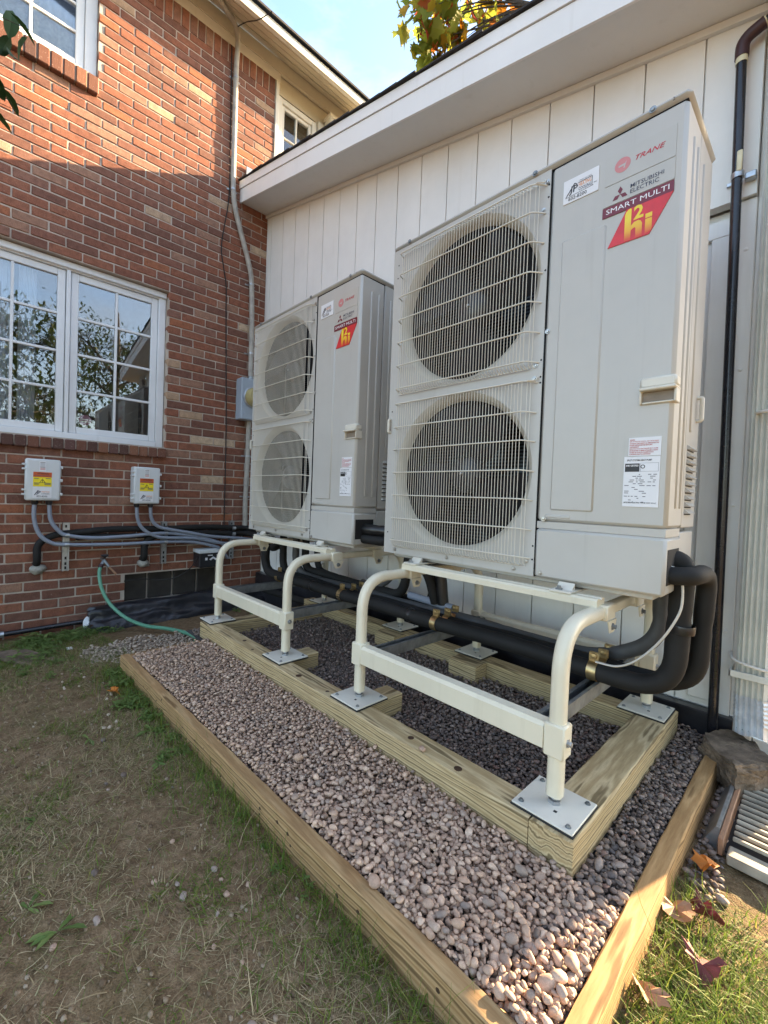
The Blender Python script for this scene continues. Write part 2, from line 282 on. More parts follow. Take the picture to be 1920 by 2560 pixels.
def text(body, mat, parent, loc, h, width=None, facing='-Y', shear=0, bold=0, name='lettering', font_align='LEFT', squeeze=1):
    """flat lettering; loc is the lower left corner, h the cap height in metres"""
    cu = bpy.data.curves.new('t', 'FONT'); cu.body = body; cu.size = 1; cu.shear = shear; cu.offset = bold; cu.resolution_u = 2; cu.space_line = .85
    o = bpy.data.objects.new('t', cu); COL.objects.link(o); dg = bpy.context.evaluated_depsgraph_get(); me = bpy.data.meshes.new_from_object(o.evaluated_get(dg)); bpy.data.objects.remove(o)
    co = np.array([v.co[:] for v in me.vertices]); x0, x1 = co[:,0].min(), co[:,0].max(); y0, y1 = co[:,1].min(), co[:,1].max()
    sy = h/(y1-y0); sx = (width/(x1-x0)) if width else sy*squeeze; off = rootloc(parent); L = Vector(loc)-off
    for v in me.vertices:
        a, b = (v.co.x-x0)*sx, (v.co.y-y0)*sy
        v.co = (L.x+a, L.y, L.z+b) if facing == '-Y' else (L.x, L.y+a, L.z+b)
    me.materials.append(MT[mat]); q = bpy.data.objects.new(name, me); COL.objects.link(q); q.parent = parent; return q

# ------------------------------------------------------------------ ground
def hnoise(x, y):
    return .5*np.sin(3.1*x+1.3*y+.5)+.35*np.sin(7.3*y-4.1*x+1.7)+.25*np.sin(13*x+9*y)+.18*np.sin(23*y-17*x+.4)
def gz(x, y):
    x = np.asarray(x, float); y = np.asarray(y, float)
    s = np.clip((1.35-x)/1.25, 0, 1); z = -.160-.135*s
    return z+.006*hnoise(x, y)*np.clip((2.2-np.abs(x-1.7))/1, .3, 1)+.0022*np.sin(61*x+17*y)*np.sin(53*y-29*x)+.0016*np.sin(113*x-71*y)*np.sin(97*y+37*x)
def axis(a, b, fa, fb, st, far):
    return np.concatenate([np.geomspace(far, st*3, 14)*-1+fa, np.arange(fa, fb, st), fb+np.geomspace(st*3, far, 12)])
xs = axis(0, 0, -.1, 4.3, .02, 70); ys = axis(0, 0, -2.7, .3, .02, 70)
g = MB(); GX, GY = np.meshgrid(xs, ys, indexing='ij'); GZ = gz(GX, GY)
g.v = list(zip(GX.ravel(), GY.ravel(), GZ.ravel())); ny = len(ys)
g.f = [(i*ny+j, (i+1)*ny+j, (i+1)*ny+j+1, i*ny+j+1) for i in range(len(xs)-1) for j in range(ny-1)]
tag(g.build('ground', 'soil', None, smooth=180, fix=False), 'bare brown soil with thin dry grass beside the gravel bed', None, None, 'structure')

# ------------------------------------------------------------------ timber frame and border
TZ = -.004
tf = thing('timber_base', 'pale green treated timber frame carrying the stands, half sunk in gravel', 'timber frame', (2.35, -.6, -.093))
def lumber(m, a, b, wear=.0016, ch=.004):
    ax = 0 if abs(b[0]-a[0]) > abs(b[1]-a[1]) else 1; n = max(3, int(abs(b[ax]-a[ax])/.05)); o = 1-ax; lo, hi = min(a[o], b[o]), max(a[o], b[o]); z0, z1 = min(a[2], b[2]), max(a[2], b[2])
    pr_ = [(lo,z0+ch),(lo+ch,z0),(hi-ch,z0),(hi,z0+ch),(hi,z1-ch),(hi-ch,z1),(lo+ch,z1),(lo,z1-ch)]; st_ = len(m.v)
    for i in range(n+1):
        t_ = a[ax]+(b[ax]-a[ax])*i/n; dn = random.random() < .12
        for k, (p, q) in enumerate(pr_):
            p += random.gauss(0, wear*.5); q += random.gauss(0, wear*.35)-(random.uniform(0,.004) if dn and k in (4,7) else 0); m.v.append((t_, p, q) if ax == 0 else (p, t_, q))
    m.f += [(st_+i*8+k, st_+i*8+(k+1)%8, st_+(i+1)*8+(k+1)%8, st_+(i+1)*8+k) for i in range(n) for k in range(8)]+[tuple(st_+k for k in range(8)), tuple(st_+n*8+k for k in range(7,-1,-1))]; return m
def timber(mb_args, mat): return lumber(MB(), *mb_args).build('timber', mat, tf, smooth=30)
def skew(o, k, x0):      # the long timbers sit a hair off parallel
    for v in o.data.vertices: v.co.y += k*(v.co.x-x0)
front = timber(((1.275, -1.062, -.094), (3.272, -.972, TZ)), 'timber_x')
rt = timber(((3.274, -1.062, -.094), (3.378, -.085, TZ)), 'timber_y')
timber(((1.29, -.968, -.094), (1.378, -.245, TZ-.004)), 'timber_y'); timber(((1.15, -.24, -.094), (3.272, -.15, TZ-.002)), 'timber_x')
for x in (1.985, 2.535): timber(((x, -.970, -.094), (x+.089, -.80, TZ-.001)), 'timber_y')
for x in (1.995, 2.51): timber(((x, -.335, -.094), (x+.15, -.243, TZ-.003)), 'timber_x')
for x, y, r in ((2.36,-1.063,.012),(1.58,-1.063,.012),(3.21,-1.063,.011),(3.30,-1.0635,.006),(1.31,-1.063,.008),(1.31,-1.063,.006),(2.83,-1.063,.015),(2.02,-1.063,.009)):
    m = MB(); zc = -.045+random.uniform(-.02,.012); m.lathe([(0,0),(r,0),(r*.9,-.003),(0,-.003)], (x,y+.002,zc), (0,-1,0), 14); m.build('knot', 'knot', tf)
for x, y, r in ((2.86,-1.02,.010),(3.05,-1.035,.012),(2.44,-1.03,.008),(1.72,-1.01,.010),(1.86,-1.04,.007),(2.25,-1.035,.013)):
    m = MB(); m.lathe([(0,.001),(r,.001),(r,-.002)], (x,y,TZ), (0,0,1), 12); m.build('knot', 'knot', tf)
gb = thing('gravel_border', 'low brown board edging around the pebble bed', 'edging', (2.4, -1.45, -.17))
def board(a, b, mat): return lumber(MB(), a, b, .0016, .003).build('border_board', mat, gb, smooth=30)
o = board((1.352, -1.497, -.172), (3.47, -1.459, -.08), 'border_x')
for v in o.data.vertices: v.co.y += (v.co.x+2.4-1.35)*.024
board((3.478, -1.56, -.172), (3.517, -.20, -.080), 'border_y')
for v in gb.children[-1].data.vertices if gb.children else []: pass
board((1.352, -1.457, -.172), (1.388, -1.10, -.084), 'border_y')
for i in range(26):
    m = MB(); x = random.uniform(1.5, 3.4); r = random.uniform(.002, .005); y = -1.497+(x-1.35)*.024
    m.lathe([(0,0),(r,0),(r,-.002)], (x, y-.0005, random.uniform(-.15,-.095)), (0,-1,0), 8); m.build('knot', 'knot', gb)

# ------------------------------------------------------------------ pebbles: dropped one by one on a height map
def ico(sub):
    b = bmesh.new(); bmesh.ops.create_icosphere(b, subdivisions=sub, radius=1); b.verts.ensure_lookup_table()
    v = np.array([x.co[:] for x in b.verts]); f = np.array([[y.index for y in x.verts] for x in b.faces]); b.free(); return v, f
ICO = {1: ico(1), 2: ico(2), 3: ico(3)}
def pebble_mesh(sub, a, b, c, seed):
    v, f = ICO[sub]; r = np.random.default_rng(seed); k = r.normal(size=(5,3)); ph = r.uniform(0, 6.28, 5)
    d = 1+.085*sum(np.sin(v@k[i]*1.25+ph[i]) for i in range(5)); pl_ = r.normal(size=(3,3)); pl_ /= np.linalg.norm(pl_, axis=1)[:,None]
    for q in pl_: h_ = v@q; d = np.where(h_ > .62, d*(.62/np.maximum(h_, .62))**.8, d)
    return v*d[:,None]*np.array([a,b,c]), f
def pebbles(name, mat, label, x0, x1, y0, y1, base, count, inside, rmean=.0055, bed=None, thick=.5, shape=None):
    st = .0024; nx = int((x1-x0)/st)+1; nyy = int((y1-y0)/st)+1; H = np.full((nx, nyy), -9.0)
    X_ = x0+np.arange(nx)*st; Y_ = y0+np.arange(nyy)*st; XX, YY = np.meshgrid(X_, Y_, indexing='ij')
    ok = inside(XX, YY); H[ok] = (base(XX, YY) if callable(base) else base)[ok] if callable(base) else base
    cand = np.argwhere(ok); V = []; F = []; nv = 0; vars_ = {}
    for s_ in range(2, 0, -1):
        pass
    for i in range(count):
        L = rmean*math.exp(rng.normal(0, .28)); a, b, c = L*rng.uniform(1.0,1.45), L*rng.uniform(.78,1.05), L*rng.uniform(.5,.78)
        th = rng.uniform(0, math.pi); ct, st_ = math.cos(th), math.sin(th); ri = max(2, int(a/st))
        best = None
        gi = np.arange(-ri, ri+1)*st; gx, gy = np.meshgrid(gi, gi, indexing='ij'); u = (gx*ct+gy*st_)/a; w_ = (-gx*st_+gy*ct)/b; q = 1-u*u-w_*w_; mk = q > .04; dep = np.where(mk, c*np.sqrt(np.maximum(q, 0)), -1)
        for k in range(4):
            p = cand[rng.integers(len(cand))]
            if p[0] < ri or p[1] < ri or p[0] >= nx-ri or p[1] >= nyy-ri: continue
            h = H[p[0]-ri:p[0]+ri+1, p[1]-ri:p[1]+ri+1]
            if (h[mk] < -5).mean() > .25: continue
            z = np.where(mk, np.maximum(h, -1)+dep, -9).max()
            if best is None or z < best[0]: best = (z, p)
        if best is None: continue
        z, p = best; z -= .0012; sl = np.s_[p[0]-ri:p[0]+ri+1, p[1]-ri:p[1]+ri+1]
        H[sl] = np.where(mk & (H[sl] > -5), np.maximum(H[sl], z+dep), H[sl])
        x, y = X_[p[0]], Y_[p[1]]; dist = math.dist((x, y, z), CAM); sub = 3 if dist < .8 else 2 if dist < 1.5 else 1
        v, f = pebble_mesh(sub, a, b, c, int(rng.integers(1e9))); tl = rng.normal(0, .22, 2)
        v = v @ np.array([[1,0,tl[0]],[0,1,tl[1]],[-tl[0],-tl[1],1]])
        V.append(np.stack([v[:,0]*ct-v[:,1]*st_+x, v[:,0]*st_+v[:,1]*ct+y, v[:,2]+z], 1)); F.append(f+nv); nv += len(v)
    V = np.concatenate(V); F = np.concatenate(F); me = bpy.data.meshes.new(name); off = np.array([(x0+x1)/2, (y0+y1)/2, V[:,2].min()]); V = V-off
    me.vertices.add(len(V)); me.vertices.foreach_set('co', V.ravel().astype(np.float32)); me.loops.add(len(F)*3); me.loops.foreach_set('vertex_index', F.ravel().astype(np.int32))
    me.polygons.add(len(F)); me.polygons.foreach_set('loop_start', np.arange(0, len(F)*3, 3, dtype=np.int32)); me.update(calc_edges=True); me.shade_smooth(); me.materials.append(MT[mat])
    o = bpy.data.objects.new(name, me); COL.objects.link(o); o.location = off; return tag(o, label, 'gravel', None, 'stuff')
border_y = lambda x: -1.459+(x-1.35)*.024
def in_front(x, y): return (x > 1.39) & (x < 3.474) & (y > border_y(x)+.002) & ((y < -1.064) | ((x > 3.382)&(y < -1.3)))
def in_inner(x, y):
    q = (x > 1.15) & (x < 3.474) & (y > -1.062) & (y < -.02)
    q &= ~((y < -.970) & (x > 1.27) & (x < 3.38)); q &= ~((x > 3.272)&(x < 3.380)&(y < -.083)); q &= ~((x > 1.288)&(x < 1.380)&(y < -.243)); q &= ~((y > -.242)&(y < -.148)&(x > 1.15)&(x < 3.274))
    for bx in (1.985, 2.535): q &= ~((x > bx-.002)&(x < bx+.091)&(y < -.80))
    return q | ((x > 3.382)&(x < 3.474)&(y > -1.3)&(y <= -1.06))
bed = MB(); bed.add([(1.389,-1.45,-.0995),(3.478,-1.40,-.0995),(3.478,-.02,-.0995),(1.1,-.02,-.0995),(1.1,-1.08,-.0995),(1.389,-1.08,-.0995)], [(0,1,2,3,4,5)])
tag(bed.build('gravel_bed', 'gravel_bed', None), 'dark grit layer under the pebbles', None, None, 'structure')
pebbles('gravel', 'pebbles_warm', 'rounded pinkish beige pebbles filling the strip in front of the timber', 1.36, 3.50, -1.47, -1.05, -.099, 15500, in_front)
pebbles('gravel', 'pebbles_dark', 'darker rounded pebbles between timbers under the stands', 1.10, 3.50, -1.32, -.01, -.099, 31000, in_inner)  # darker stone tones than the front strip
def in_patch(x, y):
    e = .10*np.sin(9*x+4*y)+.06*np.sin(21*y-8*x); return ((x-1.02-.25*(y+1.3))**2/.36**2+(y+1.22)**2/.46**2+e < 1-.75*rng.random(x.shape)**2.5) & ~((x > 1.345)&(y > -1.50)) & (x < 1.34)
pebbles('gravel', 'pebbles_pale', 'loose pale grey gravel spilled between edging and brick wall', .45, 1.36, -1.75, -.65, lambda x, y: gz(x, y)-.004, 1700, in_patch, .0062)
def in_side(x, y): return (x > 3.522) & (x < 3.585-.15*(y+.6)*(y < -.6)) & (y > -.76+.04*np.sin(40*x)) & (y < -.04)
pebbles('gravel', 'pebbles_dark', 'dark pebbles beside the slatted grate', 3.50, 3.80, -1.0, -.02, lambda x, y: gz(x, y)-.003, 300, in_side, .0068)

# ------------------------------------------------------------------ brick house
bh = thing('brick_house', 'red brick house wall with white windows and cream eaves', 'house', (-1.5, -1.5, -.32))
CH, BH, BL, JT = .0677, .0582, .1935, .0095; Z0 = 2.385-40*CH; YR = .045; YLEFT = -4.4
OPEN = [(-2.23, -.872, 1.105, 2.385), (-2.45, -1.408, 3.728, 4.545), (-1.150, -.382, -.150, .0755)]
mw = MB()      # mortar wall, pierced by the openings
yc = sorted({YLEFT, YR}|{q for o_ in OPEN for q in o_[:2]}); zc = sorted({-.6, 4.72}|{q for o_ in OPEN for q in o_[2:]})
for i in range(len(yc)-1):
    run = None
    for j in range(len(zc)-1):
        ym, zm = (yc[i]+yc[i+1])/2, (zc[j]+zc[j+1])/2
        hole = any(a < ym < b and c_ < zm < d for a, b, c_, d in OPEN)
        if not hole:
            if run is None: run = zc[j]
        if run is not None and (hole or j == len(zc)-2):
            mw.box((-.14, yc[i], run), (-.006, yc[i+1], zc[j] if hole else zc[j+1])); run = None
wall = mw.build('wall', 'mortar', bh, smooth=0)
bvar = []
for k in range(6):
    m = MB(); m.box((-.092, -BL/2, -BH/2), (0, BL/2, BH/2), .0035)
    r_ = np.random.default_rng(k); m.v = [(x, y+r_.normal(0, .0009), z+r_.normal(0, .0009)) for x, y, z in m.v]; bvar.append(m)
bvm = [m.mesh('brick', 'brick_obj', smooth=0) for m in bvar]
bricks = []     # y, z, length, upright
row = 0; z = Z0-4*CH
while z < 4.545-.02:
    zc_ = z+JT/2+BH/2; y = YR-(.0 if row % 2 else .1016)-.1016*0
    spans = [(YLEFT, YR)]
    for a, b, c_, d in OPEN:
        if c_-.02 < zc_ < d+.0: spans = [s_ for p, q in spans for s_ in ((p, min(q, a)), (max(p, b), q)) if s_[1]-s_[0] > .03]
    yy = YR-(0 if row % 2 else .1016)+.2032
    while yy > YLEFT:
        lo, hi = yy-.2032+JT/2, yy-JT/2
        for p, q in spans:
            l2, h2 = max(lo, p+(0 if p > YLEFT+.01 else 0)), min(hi, q)
            if h2-l2 > .028: bricks.append(((l2+h2)/2, zc_, h2-l2, False))
        yy -= .2032
    z += CH; row += 1
yy = YR-.004
while yy > YLEFT:      # soldier course under the eaves
    bricks.append((yy-.029, 4.625, .150, True)); yy -= .0677
RI = RM.transposed()
def px(p):
    q = RI @ (Vector(p)-CAM); return (960-57.88+FPX*q.x/q.y, 1280-15.02-FPX*q.z/q.y, q.length) if q.y > .05 else (-9e3, -9e3, 99)
vis = sorted(range(len(bricks)), key=lambda i: (lambda q: (0 if -40 < q[0] < 700 and -20 < q[1] < 1640 else 1, q[2]))(px((0, bricks[i][0], bricks[i][1]))))
single = set(vis[:300]); mass = MB()
for i, (y, z, L, up) in enumerate(bricks):
    dx = random.gauss(0, .0013)
    if i in single:
        o = bpy.data.objects.new('brick', bvm[i % 6]); COL.objects.link(o); o.parent = wall; o.location = Vector((dx, y, z))-bh.location
        if up: o.rotation_euler = (R(90), 0, 0); o.scale = (1, L/BL, 1)
        else: o.scale = (1, L/BL, 1)
    else:
        m = bvar[i % 6]; k = L/BL
        mass.add([(a+dx, y+c_, z+b*k) if up else (a+dx, y+b*k, z+c_) for a, b, c_ in m.v], m.f)
tag(mass.build('brick', 'brick_mass', wall, smooth=0), None, None, None, 'stuff')

def window(y0, y1, z0, z1, xf, name='window', sashes=None, mat='window_paint', cas=.055, sw=.05, rows=4, cols=2, gl='window_glass'):
    m = MB(); f = cas
    m.box((xf-.06, y0, z0), (xf+.012, y0+f, z1), .003); m.box((xf-.06, y1-f, z0), (xf+.012, y1, z1), .003)
    m.box((xf-.06, y0+f, z1-f), (xf+.010, y1-f, z1), .003); m.box((xf-.06, y0+f, z0), (xf+.020, y1-f, z0+.042), .003)
    wn = m.build(name, mat, bh)
    for a, b, c_, d in (sashes or [(y0+f, y1-f, z0+.042, z1-f)]):
        q = MB(); x0, x1 = xf-.035, xf-.004
        q.box((x0, a+.002, c_+.002), (x1, a+sw, d-.002), .004); q.box((x0, b-sw, c_+.002), (x1, b-.002, d-.002), .004); q.box((x0, a+sw, c_+.002), (x1-.001, b-sw, c_+sw), .004); q.box((x0, a+sw, d-sw), (x1-.001, b-sw, d-.002), .004); q.build('sash', mat, wn)
        for i in range(1, cols):
            y = a+sw+(b-a-2*sw)*i/cols; q = MB(); q.box((x0+.004, y-.009, c_+sw), (x1-.004, y+.009, d-sw), .003); q.build('muntin', mat, wn)
        for j in range(1, rows):
            zz = c_+sw+(d-c_-2*sw)*j/rows; q = MB(); q.box((x0+.005, a+sw, zz-.009), (x1-.005, b-sw, zz+.009), .003); q.build('muntin', mat, wn)
        for i in range(cols):
            for j in range(rows):
                ya, yb = a+sw+(b-a-2*sw)*i/cols, a+sw+(b-a-2*sw)*(i+1)/cols; za, zb = c_+sw+(d-c_-2*sw)*j/rows, c_+sw+(d-c_-2*sw)*(j+1)/rows
                q = MB(); q.box((xf-.024, ya, za), (xf-.020, yb, zb)); q.build('pane', gl, wn, smooth=0)
    return wn
lw = window(-2.225, -.876, 1.108, 2.380, -.075, sashes=[(-1.535, -.931, 1.15, 2.325), (-2.17, -1.565, 1.15, 2.325)])
m = MB(); m.box((-.11, -1.563, 1.15), (-.062, -1.537, 2.325), .003); m.build('mullion', 'window_paint', lw)
m = MB(); m.box((-.075, -2.225, 2.335), (-.045, -.876, 2.3795), .004); m.build('head_trim', 'window_paint', lw)
m = MB(); oc = [(-1.425+.042*math.cos(R(22.5+45*i)), 1.262+.042*math.sin(R(22.5+45*i))) for i in range(8)]; m.prism(oc, -.0985, -.0970, 0); m.build('decal', 'ink_purple', lw)
for dz in (.006, -.010):
    m = MB(); m.box((-.0968, -1.460, 1.260+dz-.003), (-.0964, -1.390, 1.260+dz+.003)); m.build('decal_stripe', 'ink_white', lw)
uw = window(-2.44, -1.412, 3.735, 4.545, -.055, rows=3, cols=3, cas=.075, sw=.055, gl='upper_glass')
w2 = window(.082, .535, 3.40, 4.590, -.02, rows=4, cols=2, mat='cream_trim', cas=.05, sw=.035)
def sill(y0, y1, zb, zt, n):
    s_ = MB(); s_.box((-.10, y0, zb+.012), (.028, y1, zt-.014)); sl_ = s_.build('window_sill', 'mortar', bh, smooth=0)
    p = (y1-y0)/n
    for i in range(n):
        m = MB(); m.box((-.10, y0+p*i+.004, zb), (.042+random.gauss(0,.002), y0+p*(i+1)-.004, zt), .005)
        m.v = [(x, y, z-(.02*(x+.1)/.14 if z > (zb+zt)/2 else 0)) for x, y, z in m.v]; m.build('brick', 'sill_brick', sl_, smooth=0)
sill(-2.27, -.872, 1.018, 1.112, 20); sill(-2.49, -1.408, 3.598, 3.734, 15)
# basement window of glass block behind the drain
bw = MB(); bw.box((-.13, -1.15, -.15), (-.085, -.382, .0755)); bwo = bw.build('basement_window', 'mortar', bh, smooth=0)
for a, b in ((-1.146,-.972),(-.960,-.770),(-.758,-.560),(-.548,-.386)):
    m = MB(); m.box((-.084, a, -.148), (-.066, b, .072), .008); m.build('glass_block', 'basement_dark', bwo)
rm_ = MB(); rm_.box((-3.2, -4.3, .2), (-.142, .5, 4.7)); rmo = rm_.build('room_interior', 'room_wall', bh, smooth=0)
m = MB()     # interior shell, open at the windows: back and side walls only
rmo.data.clear_geometry(); m.add([(-2.6,-4.3,.3),(-2.6,.9,.3),(-2.6,.9,4.9),(-2.6,-4.3,4.9),(-.15,-4.3,.3),(-.15,.9,.3),(-.15,.9,4.9),(-.15,-4.3,4.9)], [(0,1,2,3),(0,4,5,1),(3,2,6,7),(0,3,7,4),(1,5,6,2)])
m.v = [(a+1.5, b+1.5, c_+.32) for a, b, c_ in m.v]; rmo.data.from_pydata(m.v, [], m.f); rmo.data.update()
# wall right of the brick, frieze, eaves, gutter
m = MB(); m.box((-.14, .0455, -.6), (-.010, 3.4, 2.998)); m.build('rear_wall', 'mortar', bh, smooth=0)
m = MB(); m.box((-.14, .049, 3.0), (-.035, .082, 4.62), 0); m.box((-.14, .537, 3.0), (-.03, 1.6, 4.62)); m.box((-.14, .049, 4.622), (-.032, 1.6, 5.0)); m.build('wood_wall', 'cream_paint', bh, smooth=0)
m = MB(); m.box((-.03, .047, 3.2), (.010, .083, 4.70), .004); m.build('corner_board', 'cream_trim', bh)
m = MB(); m.box((-.028, .555, 3.2), (.002, .62, 4.62), .004); m.build('window_trim', 'cream_trim', bh)
m = MB(); m.sweep([(0, YLEFT, 4.70), (0, .095, 4.70)], [(.0,0),(-.022,.0),(-.022,.022),(-.034,.03),(-.034,.05),(-.05,.062),(-.05,.082),(.0,.085)], up=(0,0,1)); m.build('frieze', 'cream_trim', bh)
m = MB(); m.box((-.02, YLEFT, 4.787), (.010, 1.6, 4.903), 0); m.build('frieze_board', 'cream_paint', bh, smooth=0)
def sof(x): return 4.912-.54*x
edges = [.005, .095, .104, .180, .187, .265, .272, .350]
for a, b in zip(edges[::2], edges[1::2]):
    m = MB(); d = .004*(a > .1); m.prism([(a, sof(a)+d), (b, sof(b)+d), (b, sof(b)+.02), (a, sof(a)+.02)], YLEFT, 1.6, 1); m.build('soffit_board', 'cream_paint', bh, smooth=0)
m = MB(); m.prism([(0, sof(0)+.016), (.345, sof(.345)+.016), (.345, sof(.345)+.024), (0, sof(0)+.024)], YLEFT, 1.6, 1); m.build('soffit_backing', 'cream_paint', bh, smooth=0)
m = MB(); m.box((.3505, YLEFT, sof(.35)-.008), (.361, 1.6, sof(.35)+.07), .002); m.build('fascia', 'cream_paint', bh, smooth=0)
gp = [(0,0),(.055,.0),(.075,.02),(.078,.055),(.095,.075),(.095,.092),(.088,.092),(.086,.078),(.070,.06),(.068,.025),(.052,.008),(.006,.008),(.006,.09),(0,.09)]
m = MB(); m.sweep([(.3615, YLEFT, sof(.35)-.004), (.3615, 1.6, sof(.35)-.004)], [(-a*.66, b*.66) for a, b in gp], up=(0,0,1)); gut = m.build('gutter', 'downspout_white', bh, smooth=30)
m = MB(); a0 = (.39, sof(.35)+.078); m.prism([a0, (.39, a0[1]+.018), (-2.6, a0[1]+.018+2.99*.62), (-2.6, a0[1]+2.99*.62)], YLEFT, 1.7, 1); m.build('roof', 'roof_dark', bh, smooth=0)
# small leader head and downpipe stub beside the upper window
m = MB(); m.box((-.02, .64, 4.44), (.09, .78, 4.70), .006); m.box((-.02, .63, 4.66), (.10, .79, 4.70), .003); m.box((.0, .66, 4.36), (.085, .75, 4.44), .02); m.build('eave_bracket', 'cream_trim', bh)
# curtains behind the glass
def curtain(y0, y1, z0, z1, x, mat, label):
    m = MB(); n = 60; 
    for i in range(n+1):
        y = y0+(y1-y0)*i/n; dx = .012*math.sin(i*.75)+.006*math.sin(i*1.9+1)
        m.v += [(x+dx, y, z0), (x+dx*.8, y, z1)]
    m.f = [(2*i, 2*i+2, 2*i+3, 2*i+1) for i in range(n)]
    lone(m, 'curtain', mat, label, 'curtain', smooth=180)
curtain(-2.15, -1.86, 1.12, 2.36, -.150, 'curtain_blue', 'pale blue curtain hanging behind the outer panes of the big window')
curtain(-1.83, -1.73, 1.12, 2.36, -.148, 'curtain_blue', 'narrow pale blue curtain edge gathered behind the big window')
curtain(-2.40, -1.45, 3.74, 4.32, -.115, 'curtain_grey', 'grey net curtain behind the upstairs window')

# ------------------------------------------------------------------ white addition
sh = thing('white_addition', 'white grooved plywood addition with a sloping roof edge', 'building', (1.9, 1.5, -.1))
SL = .238; XE = 3.785
def zs(x): return 3.394-SL*x          # soffit underside
g0 = .2925-.2032*2; gx = [g0+.2032*i for i in range(-1, 20)]
gx = [0.004]+[q for q in gx if .03 < q < 3.50]+[3.513]
for i in range(len(gx)-1):
    a, b = gx[i]+.003, gx[i+1]-.003
    m = MB(); m.prism([(a, 1.905), (b, 1.905), (b, zs(b)+.004), (a, zs(a)+.004)], 0, .014, 1); m.build('siding_board', 'white_siding', sh, smooth=0)
    m = MB(); m.box((a, .044, .0), (b, .058, 1.862)); m.build('siding_board', 'white_siding', sh, smooth=0)
m = MB(); m.prism([(0.003, 1.907), (3.51, 1.907), (3.51, zs(3.51)), (.003, zs(0))], .0142, .05, 1); m.build('upper_sheathing', 'white_siding', sh, smooth=0)
m = MB(); m.box((.003, .0585, -.02), (3.51, .10, 1.90)); m.build('lower_sheathing', 'white_siding', sh, smooth=0)
m = MB(); m.box((.003, .024, 1.797), (3.44, .0438, 1.860), .002); m.build('ledger', 'white_trim', sh, smooth=0)
for a, b, y0, y1, z0, z1 in ((3.385,3.452,.022,.0438,.03,1.795),(3.463,3.512,.018,.0438,-.02,1.902),(3.5125,3.575,.03,.05,-.12,2.9),(3.577,3.66,.055,.075,-.12,2.9),(3.662,XE,.02,.08,-.12,2.9)):
    m = MB(); m.box((a, y0, z0), (b, y1, min(z1, zs(b))), .003); m.build('corner_board', 'white_siding', sh, smooth=0)
m = MB(); m.box((3.57, -.012, 1.99), (XE, .0295, 2.03), .002); m.build('conduit_strap', 'white_trim', sh, smooth=0)
m = MB(); m.prism([(0.0, zs(0)), (XE+.05, zs(XE+.05)), (XE+.05, zs(XE+.05)+.012), (0, zs(0)+.012)], -.272, -.002, 1); m.build('soffit', 'soffit_grey', sh, smooth=0)
m = MB(); m.prism([(.0, zs(0)-.03), (XE, zs(XE)-.03), (XE, zs(XE)-.002), (.0, zs(0)-.002)], -.018, -.001, 1); m.build('frieze', 'soffit_grey', sh, smooth=0)
FY = -.285; X0, X1 = .003, XE+.08
def strip(name, lo, hi, y0, y1, mat, xa=X0, xb=X1): m = MB(); m.prism([(xa, zs(xa)+lo), (xb, zs(xb)+lo), (xb, zs(xb)+hi), (xa, zs(xa)+hi)], y0, y1, 1); return m.build(name, mat, sh, smooth=0)
strip('fascia', -.012, .108, FY, FY+.012, 'white_trim'); 
for xa, xb in ((X0, 1.06), (1.063, X1)): strip('drip_edge', .112, .178, FY-.008, FY+.010, 'white_trim', xa, xb)
strip('fascia_shadow_gap', .100, .116, FY+.0125, FY+.02, 'black_inside')
strip('roof_deck', .160, .176, FY+.012, 3.2, 'roof_dark')
x = X0-.02; k = 0
while x < X1:      # shingle courses, butt edges down the slope
    a, b = x, x+.150; jit = random.uniform(-.006, .004); th = .016
    m = MB(); m.prism([(a, zs(a)+.182), (b+.02, zs(b+.02)+.1805+.006), (b+.02, zs(b+.02)+.1805+th), (a, zs(a)+.188)], FY-.022+jit, 3.2, 1); m.build('shingle_course', 'asphalt_shingle', sh, smooth=0); x += .14; k += 1
m = MB(); m.box((XE-.12, .085, -.2), (XE-.005, 3.0, 2.55)); m.build('end_wall', 'white_siding', sh, smooth=0)
m = MB(); m.box((-.004, .11, -.4), (3.66, .16, 2.45)); m.build('wall_core', 'white_siding', sh, smooth=0)
m = MB(); m.box((.01, -.012, -.3), (3.53, .043, -.003), .004); m.build('base_flashing', 'black_poly', sh, smooth=0)
m = MB(); m.prism([(-.24,3.50),(-.02,3.50),(-.02,3.72),(-.24,3.72)], .012, .03, 0); m.prism([(-.02,3.50),(.10,3.50),(.02,3.60),(-.02,3.70)], .03, .034, 0); m.build('step_flashing', 'flashing', sh, smooth=0)
for xx, zz in ((3.487,1.72),(3.49,1.28),(3.49,.78),(3.49,.31),(3.54,2.12),(3.55,2.06)):
    m = MB(); m.lathe([(0,.004),(.006,.002),(.007,0)], (xx, .0175 if xx < 3.5 else .0295, zz), (0,-1,0), 10); m.build('nail_head', 'white_trim', sh)
# vent pipe on the wall
vp = thing('vent_pipe', 'glossy black vertical pipe with dark elbow on the white wall', 'pipe', (3.475, -.045, -.10))
m = MB(); m.tube([(3.476,-.045,-.10),(3.470,-.045,.8),(3.462,-.045,1.7),(3.454,-.045,2.372)], .0155, 16); m.build('pipe', 'black_pipe', vp)
m = MB(); m.tube([(3.454,-.045,2.366),(3.454,-.045,2.392)], .0172, 16); m.build('band', 'cream_band', vp)
m = MB(); m.tube(fillet([(3.454,-.045,2.386),(3.454,-.045,2.448),(3.512,-.045,2.468)], .045), .0205, 16); m.build('elbow', 'elbow_brown', vp)
m = MB(); m.tube([(3.508,-.045,2.4665),(3.516,-.045,2.469)], .0185, 16); m.build('band', 'cream_band', vp)
m = MB(); m.tube([(3.514,-.045,2.4685),(3.72,-.045,2.53)], .0155, 16); m.build('pipe', 'black_pipe', vp)
